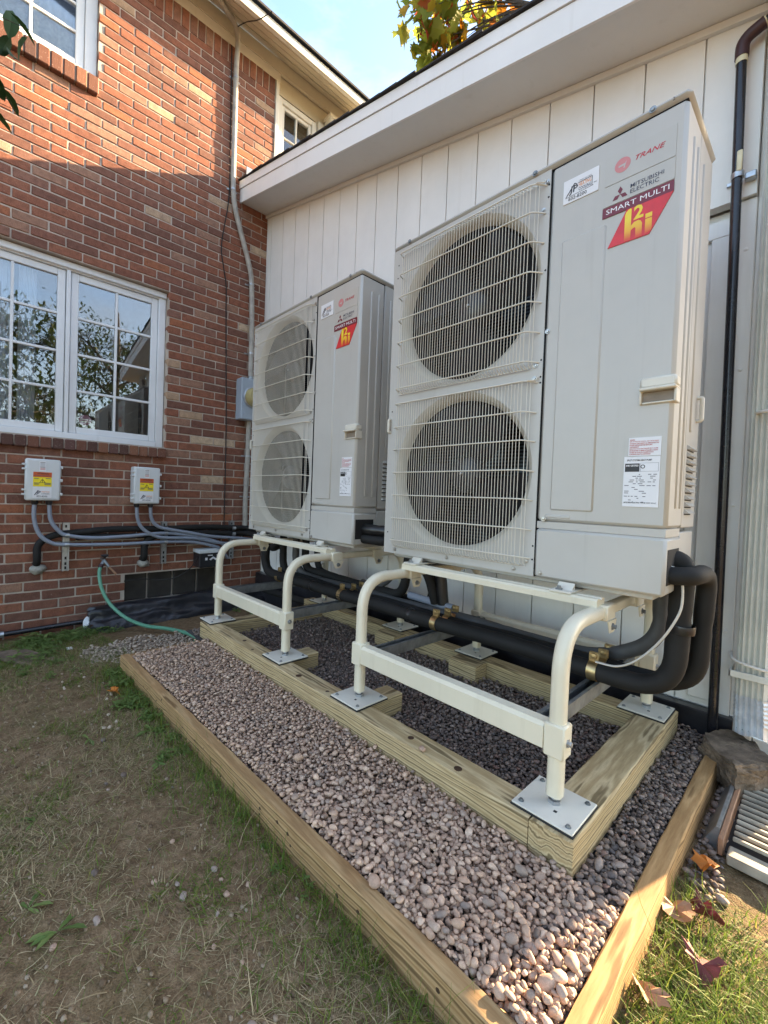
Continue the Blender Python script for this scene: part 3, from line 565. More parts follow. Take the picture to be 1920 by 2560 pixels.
m = MB(); m.tube([(3.460,-.045,1.975),(3.461,-.045,1.955)], .019, 14); m.box((3.425,-.010,1.958),(3.447,-.002,1.973),.002); m.box((3.478,-.030,1.952),(3.510,-.002,1.976),.003); m.build('pipe_clamp', 'galv', vp)
m = MB(); m.box((3.458,-.066,1.972),(3.474,-.058,2.045),.003); m.build('label', 'cream_band', vp)
# fluted downspout
ds = thing('downspout', 'fluted white aluminium downspout ending above the stone', 'downspout', (3.575, -.04, -.02))
pr = []; w_, d_ = .086, .062; nfl = 5
for i in range(nfl*4+1):
    u = i/(nfl*4); pr.append((-w_/2+.006+(w_-.012)*u, -d_/2-(.0 if math.sin(u*nfl*2*math.pi) > 0 else .0)+.0075*math.sin(u*nfl*2*math.pi)))
pr = pr+[(w_/2,-d_/2+.008),(w_/2,d_/2),(-w_/2,d_/2),(-w_/2,-d_/2+.008)]
def dsp(z0, z1, n, k, mat, name, sc=None):
    m = MB(); zz = np.linspace(z1, z0, n); m.sweep([(3.575+.004*(k and math.sin(i*2.2)), -.038-(.04*((z1-z)/(z1-z0))**2 if k else 0), z) for i, z in enumerate(zz)], [(a, b) for a, b in pr], cap=False, up=(0,1,0), scl=sc); m.build(name, mat, ds, smooth=30)
dsp(.115, 2.55, 3, 0, 'downspout_white', 'spout')
m = MB(); ring = [(a, b) for a, b in pr]; nr = 37
for i in range(nr):
    u = i/(nr-1); zc2 = .116-.135*u; yo = -.038-.030*u**1.6; k = 1.0+.028*(1+math.cos(2*math.pi*i/4))*(i < 26)+.05*u
    for a, b in ring: m.v.append((3.575+a*k+.006*u, yo+b*k, zc2+(.012*u*(-b/.03)+.004*math.sin(a*90)*u)))
kk = len(ring); m.f = [(i*kk+j, i*kk+(j+1)%kk, (i+1)*kk+(j+1)%kk, (i+1)*kk+j) for i in range(nr-1) for j in range(kk)]; m.build('kick_out', 'aluminium', ds, smooth=25)
m = MB(); m.box((3.537,-.088,.0),(3.617,-.040,.006)); m.build('spout_inside', 'black_inside', ds, smooth=0)
m = MB(); m.box((3.515,-.082,.176),(3.64,-.075,.200),.002); m.box((3.515,-.082,.176),(3.522,.018,.200),.002); m.build('strap', 'downspout_white', ds)
m = MB(); m.tube(spline([(3.512,-.01,.245),(3.53,-.085,.238),(3.60,-.09,.226),(3.66,-.06,.22)]), .005, 8); m.build('wire_tie', 'cable_white', ds)
m = MB(); m.tube(spline([(3.548,-.02,1.10),(3.56,-.085,1.10),(3.62,-.085,1.105),(3.66,-.06,1.107)]), .006, 8); m.build('wire_tie', 'cable_white', ds)
# stone slab under the spout
st = MB(); pl = [(3.462,-.19),(3.478,-.085),(3.516,-.032),(3.59,-.06),(3.655,-.165),(3.635,-.215),(3.572,-.305),(3.518,-.235)]
v = []; n = len(pl); rr = np.random.default_rng(3)
for z_, k in ((-.135,.96),(-.085,1.0),(-.045,.99),(-.034,.94)):
    for x, y in pl: v.append((3.56+(x-3.56)*k+rr.normal(0,.004), -.16+(y+.16)*k+rr.normal(0,.004), z_+rr.normal(0,.003)+.03*(x-3.56)))
f = [(j*n+i, j*n+(i+1)%n, (j+1)*n+(i+1)%n, (j+1)*n+i) for j in range(3) for i in range(n)]+[tuple(range(n-1,-1,-1)), tuple(3*n+i for i in range(n))]
st.add(v, f); b_ = bmesh.new(); mm = st.mesh('s', 'rough_stone'); b_.from_mesh(mm); bmesh.ops.subdivide_edges(b_, edges=b_.edges, cuts=5, use_grid_fill=True, fractal=.0, along_normal=0); bmesh.ops.triangulate(b_, faces=b_.faces); bmesh.ops.subdivide_edges(b_, edges=[e for e in b_.edges if e.calc_length() > .03], cuts=2)
b_.verts.ensure_lookup_table(); st = MB(); st.f = []
for q in b_.verts:
    p = q.co; w_ = .0035*math.sin(p.x*55+p.y*40+p.z*60)+.0022*math.sin(p.x*95+p.y*60)+.002*math.sin(p.y*140-p.x*50+p.z*90)+.0022*math.sin(p.z*210+p.x*170); n_ = Vector((p.x-3.56, p.y+.16, (p.z+.09)*2)).normalized(); st.v.append(tuple(p+n_*w_+Vector((random.gauss(0,.0016), random.gauss(0,.0016), random.gauss(0,.0018)))))
st.f = [tuple(x.index for x in q.verts) for q in b_.faces]; b_.free(); lone(st, 'stone_slab', 'rough_stone', 'rough brown broken stone lying under the downspout', 'stone', smooth=20)
# slatted window well grate
gt = thing('slatted_grate', 'white slatted window well grate with galvanized side flange', 'grate', (3.70, -.35, -.17))
m = MB(); m.prism([(3.528,-.165),(3.562,-.098),(3.570,-.098),(3.570,-.165)], -.565, -.10, 1); m.build('side_flange', 'galv', gt, smooth=0)
for i in range(15):
    y = -.115-.0312*i; m = MB(); m.box((3.585+.0008*i, y-.0055, -.122), (3.95, y+.0055, -.112), .002); m.build('slat', 'grate_cream', gt)
m = MB(); m.box((3.572,-.575,-.150),(3.95,-.10,-.1455)); m.build('well_floor', 'black_inside', gt, smooth=0)
m = MB(); m.box((3.592,-.622,-.152),(3.95,-.572,-.126),.003); m.build('front_bar', 'grate_cream', gt)
m = MB(); m.box((3.571,-.60,-.150),(3.583,-.10,-.104),.002); m.build('side_rail', 'copper_tan', gt)

# ------------------------------------------------------------------ heat pump
XR, YF, ZB = 2.394, -.698, .52
hp = thing('heat_pump', 'beige twin fan outdoor heat pump beside the black vent pipe and downspout', 'heat pump', (XR+.525, YF+.165, ZB), 'pair of twin fan heat pumps on stands')
def U(x, y, z): return (XR+x, YF+y, ZB+z)
def ub(name, mat, a, b, c=.004, par=None, **k): m = MB(); m.box(U(*a), U(*b), c); return m.build(name, mat, par or hp, **k)
FC = [(.364, .994, .297), (.364, .346, .297)]
m = MB()      # front fan panel with two round openings
cells = [(0, .690, .664, 1.322), (0, .690, 0, .664)]; NP = 64
for (x0, x1, z0, z1), (cx, cz, r) in zip(cells, FC):
    out = []; rim = []
    for i in range(NP):
        t_ = 2*math.pi*i/NP; dx, dz = math.cos(t_), math.sin(t_)
        k = min((x1-cx)/dx if dx > 1e-6 else 9, (x0-cx)/dx if dx < -1e-6 else 9, (z1-cz)/dz if dz > 1e-6 else 9, (z0-cz)/dz if dz < -1e-6 else 9)
        out.append((cx+dx*k, cz+dz*k)); rim.append((cx+dx*(r+.008), cz+dz*(r+.008)))
    for (qx, qz) in ((x0,z0),(x1,z0),(x1,z1),(x0,z1)):
        j = min(range(NP), key=lambda i: (out[i][0]-qx)**2+(out[i][1]-qz)**2); out[j] = (qx, qz)
    v = [U(x, 0, z) for x, z in out]+[U(x, 0, z) for x, z in rim]
    m.add(v, [(i, (i+1)%NP, NP+(i+1)%NP, NP+i) for i in range(NP)])
m.build('fan_panel', 'unit_paint', hp, smooth=0)
for cx, cz, r in FC:
    m = MB(); m.lathe([(r+.0085,-.0005),(r+.004,.003),(r-.004,.009),(r-.012,.020),(r-.018,.036)], U(cx,0,cz), (0,1,0), 64); m.build('bell_mouth', 'shroud', hp, smooth=60)
    m = MB(); m.lathe([(r-.018,.0365),(r-.016,.05),(r-.016,.12)], U(cx,0,cz), (0,1,0), 48); m.build('fan_duct', 'black_inside', hp, smooth=60)
    fan = MB(); fan.lathe([(0,-.012),(.03,-.010),(.060,0),(.072,.016),(.075,.05)], U(cx,.055,cz), (0,1,0), 32); fo = fan.build('fan', 'fan_hub', hp)
    for k in range(3):
        b = MB(); a0 = R(120*k+(20 if cz > .5 else 70)); vv = []
        for i in range(7):
            rr_ = .07+(.272-.07)*i/6
            for j in range(7):
                aa = a0+R(-38+76*j/6)*(1-.12*i/6)+R(16*i/6); vv.append(U(cx+rr_*math.cos(aa), .105-.075*(j/6)+.01*math.sin(i), cz+rr_*math.sin(aa)))
        b.add(vv, [(i*7+j, i*7+j+1, (i+1)*7+j+1, (i+1)*7+j) for i in range(6) for j in range(6)]); b.build('blade', 'fan_plastic', fo)
    b = MB(); b.lathe([(0,-.018),(.006,-.016),(.008,-.004)], U(cx,.050,cz), (0,1,0), 12); b.build('shaft_nut', 'steel', fo)
ub('coil', 'coil', (.02,.24,.02), (.67,.31,1.31), 0, smooth=0)
m = MB()
m.box(U(0,.001,0), U(.004,.33,1.318)); m.box(U(.004,.325,0), U(.690,.33,1.318)); m.box(U(.686,.02,.002), U(.690,.324,1.318)); m.box(U(.004,.001,0), U(.690,.324,.006)); m.build('cabinet', 'unit_paint', hp, smooth=0)
m = MB(); m.box(U(.0045,.10,.008), U(.0065,.24,1.31)); m.box(U(.682,.10,.008), U(.6855,.24,1.31)); m.box(U(.0066,.112,.0065),U(.681,.24,.0085)); m.box(U(.0066,.10,1.300),U(.681,.24,1.303)); m.box(U(.0066,.112,.655),U(.681,.24,.673)); m.build('fan_chamber', 'black_inside', hp, smooth=0)
ub('base_pan', 'unit_paint', (.03,.035,-.018), (1.02,.30,-.001), .003)
sp = ub('service_panel', 'unit_paint', (.6925,-.0015,.184), (1.0505,.160,1.320), .010)
ub('side_panel', 'unit_paint', (.85,.1615,.184), (1.049,.330,1.320), .003)
ub('seam_gap', 'black_inside', (.6903,.003,0), (.6922,.02,1.318), 0, smooth=0)
lo = ub('lower_panel', 'unit_paint', (.6925,-.0035,0), (1.0515,.160,.160), .008)
ub('lower_panel_lip', 'unit_paint', (.6925,.004,.1605), (1.047,.158,.1835), .001)
ub('lower_side_panel', 'unit_paint', (.85,.1615,0), (1.047,.330,.172), .003)
m = MB(); m.box(U(-.005,-.006,1.3185), U(1.0565,.336,1.345), .012); m.build('lid', 'unit_lid', hp)
ub('lid_gap', 'black_inside', (.002,.002,1.3172), (1.048,.33,1.3186), 0, smooth=0)
ub('embossed_field', 'unit_paint', (.735,-.0062,.220), (.865,.01,1.070), .0055, sp); ub('embossed_tab', 'unit_paint', (.72,-.004,.196), (.80,.01,.2075), .0028, sp)
# recessed carrying handle
hd = MB(); hd.box(U(.972,-.013,.566), U(1.058,.03,.596), .006); hd.box(U(.972,-.012,.524), U(.978,.03,.5655), .002); hd.box(U(1.052,-.012,.524), U(1.058,.03,.5655), .002); hd.box(U(.978,-.010,.524), U(1.052,.03,.529), .002); hd.box(U(.973,-.026,.558), U(1.059,.03,.567), .003)
ho = hd.build('handle', 'grille_paint', hp); ub('handle_pocket', 'pocket_shade', (.978,-.003,.529), (1.052,.028,.5575), 0, ho, smooth=0)  # shade of the grip recess is put into the brown pocket colour
for z in (.523,):
    m = MB(); m.tube(fillet([U(.012,.0,.585), U(.012,-.012,.585), U(.012,-.012,.53), U(.012,0,.53)], .01), .006, 8); m.build('handle', 'grille_paint', hp)
    m = MB(); m.tube(fillet([U(1.049,.29,.585), U(1.062,.29,.585), U(1.062,.29,.515), U(1.049,.29,.515)], .01), .006, 8); m.build('handle', 'grille_paint', hp)
for y, z0 in ((.062,.24),(.112,.24),(.20,.47)):
    m = MB(); m.box(U(1.045,y,z0), U(1.0545 if y < .15 else 1.053,y+.022,1.255), .0042); m.build('side_rib', 'unit_paint', hp)
for i in range(10):
    z = .226+.0212*i; m = MB(); m.prism([(1.047, ZB*0+z), (1.062, z+.002), (1.047, z+.0165)], 0, 1, 1); m.v = [U(x, .19+.085*y, z_) for x, y, z_ in m.v]; m.build('louvre', 'unit_paint', hp, smooth=0)
    ub('louvre_slot', 'black_inside', (1.0492,.19,z-.0035), (1.0496,.275,z+.001), 0, smooth=0)
ub('pipe_port', 'black_inside', (1.0512,.012,.030), (1.0526,.135,.128), .02)
for x, z in ((.717,.192),(.714,.015),(.702,.797),(.067,.018),(.342,.017),(.62,.015),(.664,.047),(.664,.652),(.666,.695),(.678,1.285),(.668,1.20)):
    m = MB(); m.lathe([(0,.005),(.0045,.0045),(.005,.001),(.008,.001),(.008,0)], U(x,-.0012 if x < .69 else -.0034,z), (0,-1,0), 12); m.build('screw', 'steel', hp)
for x in (.088,.637,.969):
    m = MB(); m.lathe([(0,.006),(.005,.005),(.006,.001),(.009,.001),(.009,0)], U(x,-.006,1.332), (0,-1,0), 12); m.build('screw', 'galv_dark', hp)
for x, z in ((.684,1.275),(.684,1.235),(.684,1.0),(.684,.71),(.684,.655),(.684,.636),(.684,.10),(.684,.055),(.027,1.255),(.024,1.20),(.02,.62),(.02,.09)):
    m = MB(); m.lathe([(0,.0006),(.0032,.0006),(.0032,0)], U(x,-.0002,z), (0,-1,0), 10); m.build('screw_hole', 'black_inside', hp)
# wire grilles
for z0, z1, rows, hookb in ((.700, 1.280, [1.280,1.190,1.095,.998,.902,.804,.707], .686), (.050, .642, [.642,.543,.448,.350,.254,.156,.062], .032)):
    m = MB(); d = -.030; n = 50
    for i in range(n+1):
        x = .062+(.660-.062)*i/n
        y = d if .02 < i/n < .965 else d*.55
        m.tube([U(x, -.004, z1+.006), U(x, y, z1-.002), U(x, y, rows[-1]), U(x, y*.9, hookb+.010), U(x+.003, y*.45, hookb), U(x+.004, -.006, hookb+.002)], .0013, 5)
    for z in rows:
        m.tube(fillet([U(.052,-.001,z), U(.062,d-.002,z), U(.645,d-.002,z), U(.676,-.001,z-.004)], .012, 3), .0025, 6)
    m.tube([U(.062,-.010,hookb), U(.645,-.010,hookb)], .0018, 6); m.tube([U(.062,-.006,z1+.006), U(.655,-.006,z1+.006)], .0018, 6)
    m.tube(fillet([U(.655,d,z1), U(.674,-.012,z1), U(.676,-.003,z1+.016), U(.668,-.001,z1+.006)], .006, 3), .002, 5)
    m.build('fan_guard', 'grille_paint', hp, smooth=60, fix=False)
# stickers, badges and printing
Y0 = -.0042
def stick(name, mat, x0, x1, z0, z1, y=Y0, par=None): return ub(name, mat, (x0, y, z0), (x1, -.0012, z1), 0, par, smooth=0)
def tx(b, mat, par, x, z, h, w=None, y=Y0-.0006, **k): return text(b, mat, par, U(x, y, z), h, w, **k)
def poly(mat, par, pts, y=Y0-.0004, name='emblem'): m = MB(); m.v = [U(a, y, b) for a, b in pts]; m.f = [tuple(range(len(pts)))]; return m.build(name, mat, par, smooth=0)
j = stick('installer_sticker', 'label_white', .7335, .8365, 1.182, 1.254)
poly('ink_black', j, [(.740,1.2010),(.766,1.2365),(.772,1.2335),(.768,1.2330),(.7445,1.2025)]); poly('ink_black', j, [(.740,1.2005),(.822,1.2045),(.822,1.2032),(.740,1.1990)]); poly('ink_black', j, [(.766,1.2365),(.776,1.2300),(.772,1.2300),(.7665,1.2340)])
tx('JP', 'ink_black', j, .751, 1.203, .0265, .026, shear=.1, bold=.02); tx('HEATING', 'ink_orange', j, .7795, 1.2185, .0115, .036, bold=.012); tx('COOLING', 'ink_navy', j, .7795, 1.2058, .0105, .036, bold=.012); tx('832-8200', 'ink_black', j, .7495, 1.1875, .0105, .054, bold=.012); tx('INC', 'ink_black', j, .823, 1.208, .004)
poly('ink_black', j, [(.778,1.2320),(.8185,1.2335),(.8185,1.2318),(.778,1.2302)]); poly('ink_black', j, [(.8172,1.2325),(.8188,1.2325),(.8188,1.2045),(.8172,1.2045)]); tx('COMFORT . HVAC . REFRIG.', 'ink_grey', j, .779, 1.2345, .0035, .038)
b = stick('brand_badge', 'label_clear', .854, 1.027, 1.178, 1.262, Y0+.0008); poly('ink_rose', b, [(.8995+.0205*math.cos(i*.2618), 1.221+.0205*math.sin(i*.2618)) for i in range(24)], Y0+.0002)
poly('label_clear', b, [(.889,1.2215),(.9085,1.2235),(.909,1.2295),(.9055,1.211),(.9015,1.211),(.9035,1.2175),(.889,1.2165)], Y0-.0001); tx('TRANE', 'ink_red', b, .932, 1.2165, .013, .071, y=Y0+.0001, shear=.35, bold=.012)
b = stick('brand_badge', 'label_clear', .853, 1.027, 1.118, 1.1755, Y0+.0006)
for dx, dz, an in ((0, .0105, 90), (-.0122, -.0105, 210), (.0122, -.0105, 330)):
    c0 = (.8965, 1.1388); a1 = R(an); ux, uz = math.cos(a1), math.sin(a1); q = .0225
    poly('ink_maroon', b, [(c0[0], c0[1]), (c0[0]+q*.58*math.cos(a1+R(30)), c0[1]+q*.58*math.sin(a1+R(30))), (c0[0]+q*ux, c0[1]+q*uz), (c0[0]+q*.58*math.cos(a1-R(30)), c0[1]+q*.58*math.sin(a1-R(30)))], Y0)
tx('MITSUBISHI', 'ink_navy', b, .9225, 1.1435, .0115, .080, y=Y0-.0001, bold=.004); tx('ELECTRIC', 'ink_navy', b, .9225, 1.1285, .0115, .069, y=Y0-.0001, bold=.004)
b = stick('brand_badge', 'ink_maroon', .8515, 1.0265, 1.0865, 1.1155); tx('SMART MULTI', 'ink_white', b, .8615, 1.0945, .0140, .155, bold=.0)
m = MB(); m.prism([(XR+.870, ZB+.9945), (XR+.974, ZB+.9945), (XR+1.0262, ZB+1.0862), (XR+.9155, ZB+1.0862)], YF+Y0, YF-.0012, 1); b = m.build('brand_badge', 'ink_crimson', hp, smooth=0)
def loop(c, r, a0, a1, w1, n=14): return [(c[0]+(r+w1/2)*math.cos(a0+(a1-a0)*i/n), c[1]+(r+w1/2)*math.sin(a0+(a1-a0)*i/n)) for i in range(n+1)]+[(c[0]+(r-w1/2)*math.cos(a1+(a0-a1)*i/n), c[1]+(r-w1/2)*math.sin(a1+(a0-a1)*i/n)) for i in range(n+1)]
poly('ink_flame', b, [(.9125,.9965),(.9285,.9965),(.9285,1.082),(.9265,1.0850),(.9210,1.0835),(.9150,1.078),(.9125,1.070)], Y0-.0005, 'lettering'); poly('ink_flame', b, [(.9287,1.035),(.936,1.0425),(.946,1.0435),(.9525,1.040),(.956,1.032),(.956,.9965),(.9405,.9965),(.9405,1.024),(.939,1.027),(.9340,1.0265),(.9287,1.022)], Y0-.0005, 'lettering')
poly('ink_flame', b, [(.9635,.9965),(.9795,1.0040),(.9795,1.038),(.9635,1.038)], Y0-.0005, 'lettering'); poly('ink_flame', b, [(.9635,1.0405),(.9795,1.0405),(.9795,1.0525),(.9635,1.0525)], Y0-.0005, 'lettering'); tx('2', 'ink_flame', b, .9345, 1.0480, .0385, .024, y=Y0-.0005, bold=.03)
b = stick('warning_label', 'label_white', .951, 1.0285, .3835, .4345)
wl = ['WARNING', 'RISK OF ELECTRIC SHOCK. CAN CAUSE INJURY', 'OR DEATH: DISCONNECT ALL REMOTE ELECTRIC', 'POWER SUPPLIES BEFORE SERVICING', 'AVERTISSEMENT', 'RISQUE DE CHOCS ELECTRIQUES PEUT CAUSER', 'DES BLESSURES ET MEME ENTRAINER LA MORT', "COUPEZ LES SOURCES D'ALIMENTATION", 'A DISTANCE AVANT LE DEPANNAGE']
for i, l_ in enumerate(wl): tx(l_, 'ink_warnred', b, .9535, .4265-.0050*i, .0033, .072*len(l_)/41, bold=.03)
b = stick('rating_plate', 'label_white', .9415, 1.0280, .2415, .3815)
tx('SPLIT-SYSTEM HEAT PUMP', 'ink_black', b, .949, .3690, .0050, .060, bold=.02)
m = MB(); m.box(U(.9445,Y0-.0004,.3395), U(.9800,Y0,.3625)); m.build('print_block', 'ink_black', b, smooth=0); tx('AHRI CERTIFIED', 'ink_white', b, .9465, .3540, .0050, .0315, y=Y0-.001, bold=.02)
m = MB(); m.lathe([(.0055,0),(.0045,.0003),(.0035,0)], U(.988,Y0-.0003,.3535), (0,-1,0), 16); m.build('print_mark', 'ink_black', b)
for x0, x1, z0, z1 in ((.982,1.0250,.3630,.3636),(.982,1.0250,.3400,.3406),(.982,.9826,.3400,.3636),(1.0244,1.0250,.3400,.3636)):
    m = MB(); m.box(U(x0,Y0-.0003,z0), U(x1,Y0,z1)); m.build('print_line', 'ink_grey', b, smooth=0)
rr = random.Random(5); m = MB()      # small print, too fine to read
for i in range(15):
    z = .331-.0052*i-(.004 if i > 10 else 0); x = .945
    while x < 1.020:
        w1 = rr.uniform(.003, .013)
        if rr.random() < .62 and not (i > 10 and x > .995): m.box(U(x,Y0-.0003,z), U(min(x+w1,1.022),Y0,z+.0019))
        x += w1+rr.uniform(.002, .007)
m.build('small_print', 'ink_grey', b, smooth=0); tx('MITSUBISHI ELECTRIC TRANE HVAC US LLC', 'ink_black', b, .9455, .2515, .0036, .078, bold=.02)
tx('2', 'ink_black', hp, 1.0145, 1.325, .009, y=-.0075)
# mounting feet
for x in (.20, .80):
    m = MB(); m.box(U(x-.032,-.055,-.026), U(x+.032,.03,-.020), .001); m.prism([(-.03,-.0225),(.0,-.0225),(.0,.0)], 0, 1, 0); m.v = m.v[:24]+[(XR+x-.024+.048*p[0], YF+p[1]*.9-.002, ZB+p[2]-.001) for p in m.v[24:]]; ft = m.build('foot', 'plate_paint', hp, smooth=0)
    m = MB(); m.lathe([(0,.012),(.006,.012),(.007,.004),(.011,.004),(.011,0)], U(x-.010,-.036,-.020), (0,0,1), 6); m.build('bolt', 'galv_dark', ft, smooth=0)
    ub('foot_rail', 'unit_paint', (x-.03,.03,-.028), (x+.03,.34,-.0225), .001)
# ------------------------------------------------------------------ stand
sd = thing('equipment_stand', 'cream steel equipment stand nearest the white downspout', 'stand', (2.925, -.57, 0), 'pair of cream equipment stands')
PX = (2.557, 3.295); PYF, PYR = -.970, -.170; TW = .036
for x in PX:
    for y, sg in ((PYF, 1), (PYR, -1)):
        yi = -.655 if sg > 0 else -.42
        m = MB(); m.rect(fillet([(x,y,.026),(x,y,.452),(x,yi,.452)], .125, 10), TW, TW, .007, up=(1,0,0)); m.build('leg', 'stand_paint', sd, smooth=50)
        p = MB(); p.box((x-.075,y-.078,.001), (x+.075,y+.078,.006), .0015); po = p.build('foot_plate', 'plate_paint', sd, smooth=0)
        p = MB(); p.box((x-.077,y-.080,-.0035), (x+.077,y+.080,.0008), .001); p.build('rubber_pad', 'rubber', po, smooth=0)
        p = MB(); p.lathe([(0,.034),(.009,.034),(.009,.010),(.016,.009),(.016,.0)], (x,y,.006), (0,0,1), 6); p.lathe([(.013,.020),(.013,.013),(0,.013)], (x,y,.006), (0,0,1), 6); p.build('levelling_bolt', 'galv', po, smooth=0)
        for a, c_ in ((-.058,-.06),(.058,-.06),(.058,.06),(-.058,.06)):
            p = MB(); p.lathe([(0,.001),(.007,.001),(.007,0)], (x+a,y+c_,.006), (0,0,1), 10); p.lathe([(0,.005),(.0045,.005),(.005,.001)], (x+a,y+c_,.006), (0,0,1), 8); p.build('plate_bolt', 'galv_dark', po)
        p = MB(); p.box((x+.012,y-.036,.0061), (x+.020,y-.028,.0065)); p.build('slot', 'black_inside', po, smooth=0)
        m = MB(); m.box((x-.026,y-.025,.128), (x+.026,y+.025,.212), .004); so_ = m.build('sleeve', 'stand_paint', sd)
        m = MB(); m.lathe([(0,.010),(.007,.010),(.007,.002),(.011,.002),(.011,0)], (x+.026,y,.168), (1,0,0), 6); m.build('bolt', 'galv', so_, smooth=0)
        yb = -.69 if sg > 0 else -.40
        m = MB(); m.box((x-.0245,yb-.035,.429), (x+.0245,yb+.035,.474), .004); m.prism([(yb-.035,.43),(yb+.035,.43),(yb+.018,.395),(yb-.018,.395)], x+.0246, x+.028, 0); co_ = m.build('collar', 'stand_paint', sd)
        m = MB(); m.lathe([(0,.010),(.007,.010),(.007,.002),(.011,.002),(.011,0)], (x+.028,yb,.412), (1,0,0), 6); m.build('bolt', 'galv_dark', co_, smooth=0)
    m = MB(); m.rect([(x,-.654,.4525),(x,-.421,.4525)], .032, .030, .004, up=(0,0,1)); m.build('side_beam', 'stand_paint', sd, smooth=50)
for y in (-.722, -.385):
    m = MB(); m.sweep([(PX[0]-.004,y,.4755),(PX[1]+.004,y,.4755)], [(-.030,-.006),(-.030,.012),(-.024,.018),(-.010,.018),(-.005,.013),(.005,.013),(.010,.018),(.024,.018),(.030,.012),(.030,-.006)], up=(0,0,1)); m.build('rail', 'stand_paint', sd, smooth=30)
for y in (PYF, PYR):
    m = MB(); m.sweep([(PX[0]+.0265,y,.172),(PX[1]-.0265,y,.172)], [(-.024,-.030),(-.024,.024),(-.016,.034),(.016,.034),(.024,.024),(.024,-.030),(.018,-.034),(-.018,-.034)], up=(0,0,1)); m.build('brace', 'stand_paint', sd, smooth=30)
bpy.context.view_layer.update(); index_kids()
hp2 = copy_tree(hp); hp2.location = (1.115+.525, -.684+.165, .52); tag(hp2, 'beige twin fan outdoor heat pump standing nearest the brick house and meter')
sd2 = copy_tree(sd); sd2.location = (1.665, -.565, 0); tag(sd2, 'cream steel equipment stand nearest the brick house')

# ------------------------------------------------------------------ strut channels, pipes, clamps
def strut(x, y0, y1, z, label, h=.041):
    m = MB(); m.sweep([(x,y0,z),(x,y1,z)], [(-.0205,-h/2),(.0205,-h/2),(.0205,h/2),(.010,h/2),(.010,h/2-.008),(.017,h/2-.008),(.017,-h/2+.003),(-.017,-h/2+.003),(-.017,h/2-.008),(-.010,h/2-.008),(-.010,h/2),(-.0205,h/2)], up=(0,0,1))
    lone(m, 'strut_channel', 'galv_dark', label, 'strut channel', 'steel channels across the stands', smooth=0)
SZ = .190-.0205
for x, l_ in ((1.335, 'steel channel across the far stand, nearest the brick wall'), (1.955, 'steel channel across the far stand, nearest the other stand'), (2.594, 'steel channel across the near stand, under brass clamps'), (3.236, 'steel channel across the near stand, beside the downspout end')): strut(x, -.985, -.155, SZ, l_)
def pipe(path, r, mat, label, name='insulated_pipe', cat='pipe', n=14, grp=None, bands=()):
    scl = None
    if name == 'insulated_pipe':
        P_ = [Vector(p) for p in path]; Q = [P_[0]]
        for a, b in zip(P_, P_[1:]):
            kk = max(1, int((b-a).length/.022)); Q += [a.lerp(b, (i+1)/kk) for i in range(kk)]
        q0 = random.random()*9; acc = 0; scl = []
        for i, p in enumerate(Q):
            acc += (p-Q[i-1]).length if i else 0; fr = ((acc+q0) % .62); scl.append((1+.018*math.sin(acc*19+q0)+.012*math.sin(acc*47+2*q0))*(.93 if fr < .022 else 1.0)); p += Vector((0, .003*math.sin(acc*7+q0), .003*math.sin(acc*9+2*q0)))
        path = Q
    m = MB(); m.tube(path, r, n, scl); o = lone(m, name, mat, label, cat, grp, smooth=60)
    for p, ax in bands:
        b = MB(); b.lathe([(r*1.02,-.012),(r*1.06,-.008),(r*1.06,.008),(r*1.02,.012)], p, ax, n); b.build('tape_band', 'foam_tape', o, smooth=60)
    return o
PZ = .191+.0335
pipe(fillet([(1.15,-.575,.50),(1.15,-.575,PZ+.01),(1.45,-.568,PZ),(2.6,-.56,PZ),(3.448,-.555,PZ),(3.462,-.575,.612),(3.40,-.60,.615)], .11, 10), .030, 'foam', 'thick black insulated pipe along the stands, the one nearest the gravel strip', bands=(((3.465,-.57,.42),(.05,-.05,1)), ((1.7,-.566,PZ),(1,0,0)), ((2.45,-.561,PZ),(1,0,0))))
pipe(fillet([(1.26,-.50,.50),(1.26,-.50,PZ+.01),(1.6,-.482,PZ-.005),(2.6,-.478,PZ-.005),(3.488,-.475,PZ),(3.507,-.50,.582),(3.49,-.63,.578),(3.40,-.655,.578)], .10, 10), .025, 'foam', 'black insulated pipe looping round the near unit corner beside the downspout')
pipe(fillet([(1.33,-.445,.50),(1.33,-.445,PZ+.02),(1.6,-.425,PZ),(2.35,-.42,PZ+.002),(3.22,-.415,PZ),(3.385,-.44,.33),(3.385,-.45,.49)], .14, 10), .0235, 'grey_foam', 'slimmer grey ribbed line rising at the near unit corner')
pipe(fillet([(1.36,-.39,.48),(1.36,-.39,PZ+.03),(1.6,-.375,PZ+.03),(2.25,-.395,PZ+.02),(2.295,-.40,.50)], .09, 8), .0255, 'foam', 'black insulated pipe rising beneath the gap between both units')
pipe(fillet([(1.40,-.33,.45),(1.42,-.33,PZ+.03),(1.7,-.33,PZ+.01),(2.33,-.335,PZ),(2.395,-.34,.26),(2.40,-.35,.50)], .07, 8), .021, 'foam', 'thin black insulated pipe rising behind the gap between both units')
pipe(spline([(1.9,-.36,.262),(2.04,-.38,.268),(2.12,-.385,.305),(2.165,-.385,.352)]), .017, 'grey_foam', 'short grey hose curving up behind the near stand leg', 'drain_hose', 'hose')
pipe([(2.30,-.40,.268),(2.58,-.415,.262)], .018, 'conduit_grey', 'bare grey tube section lying on the black pipes', 'conduit', 'conduit')
pipe(fillet([(2.10,-.612,.602),(2.26,-.60,.600),(2.42,-.50,.585),(2.50,-.42,.44),(2.52,-.41,.27)], .06), .027, 'foam_tape', 'upper taped black pipe leaving the far unit through its side')
pipe(fillet([(2.10,-.617,.556),(2.26,-.605,.552),(2.40,-.53,.54),(2.46,-.45,.40),(2.48,-.42,.27)], .06), .024, 'foam', 'lower black pipe leaving the far unit through its side')
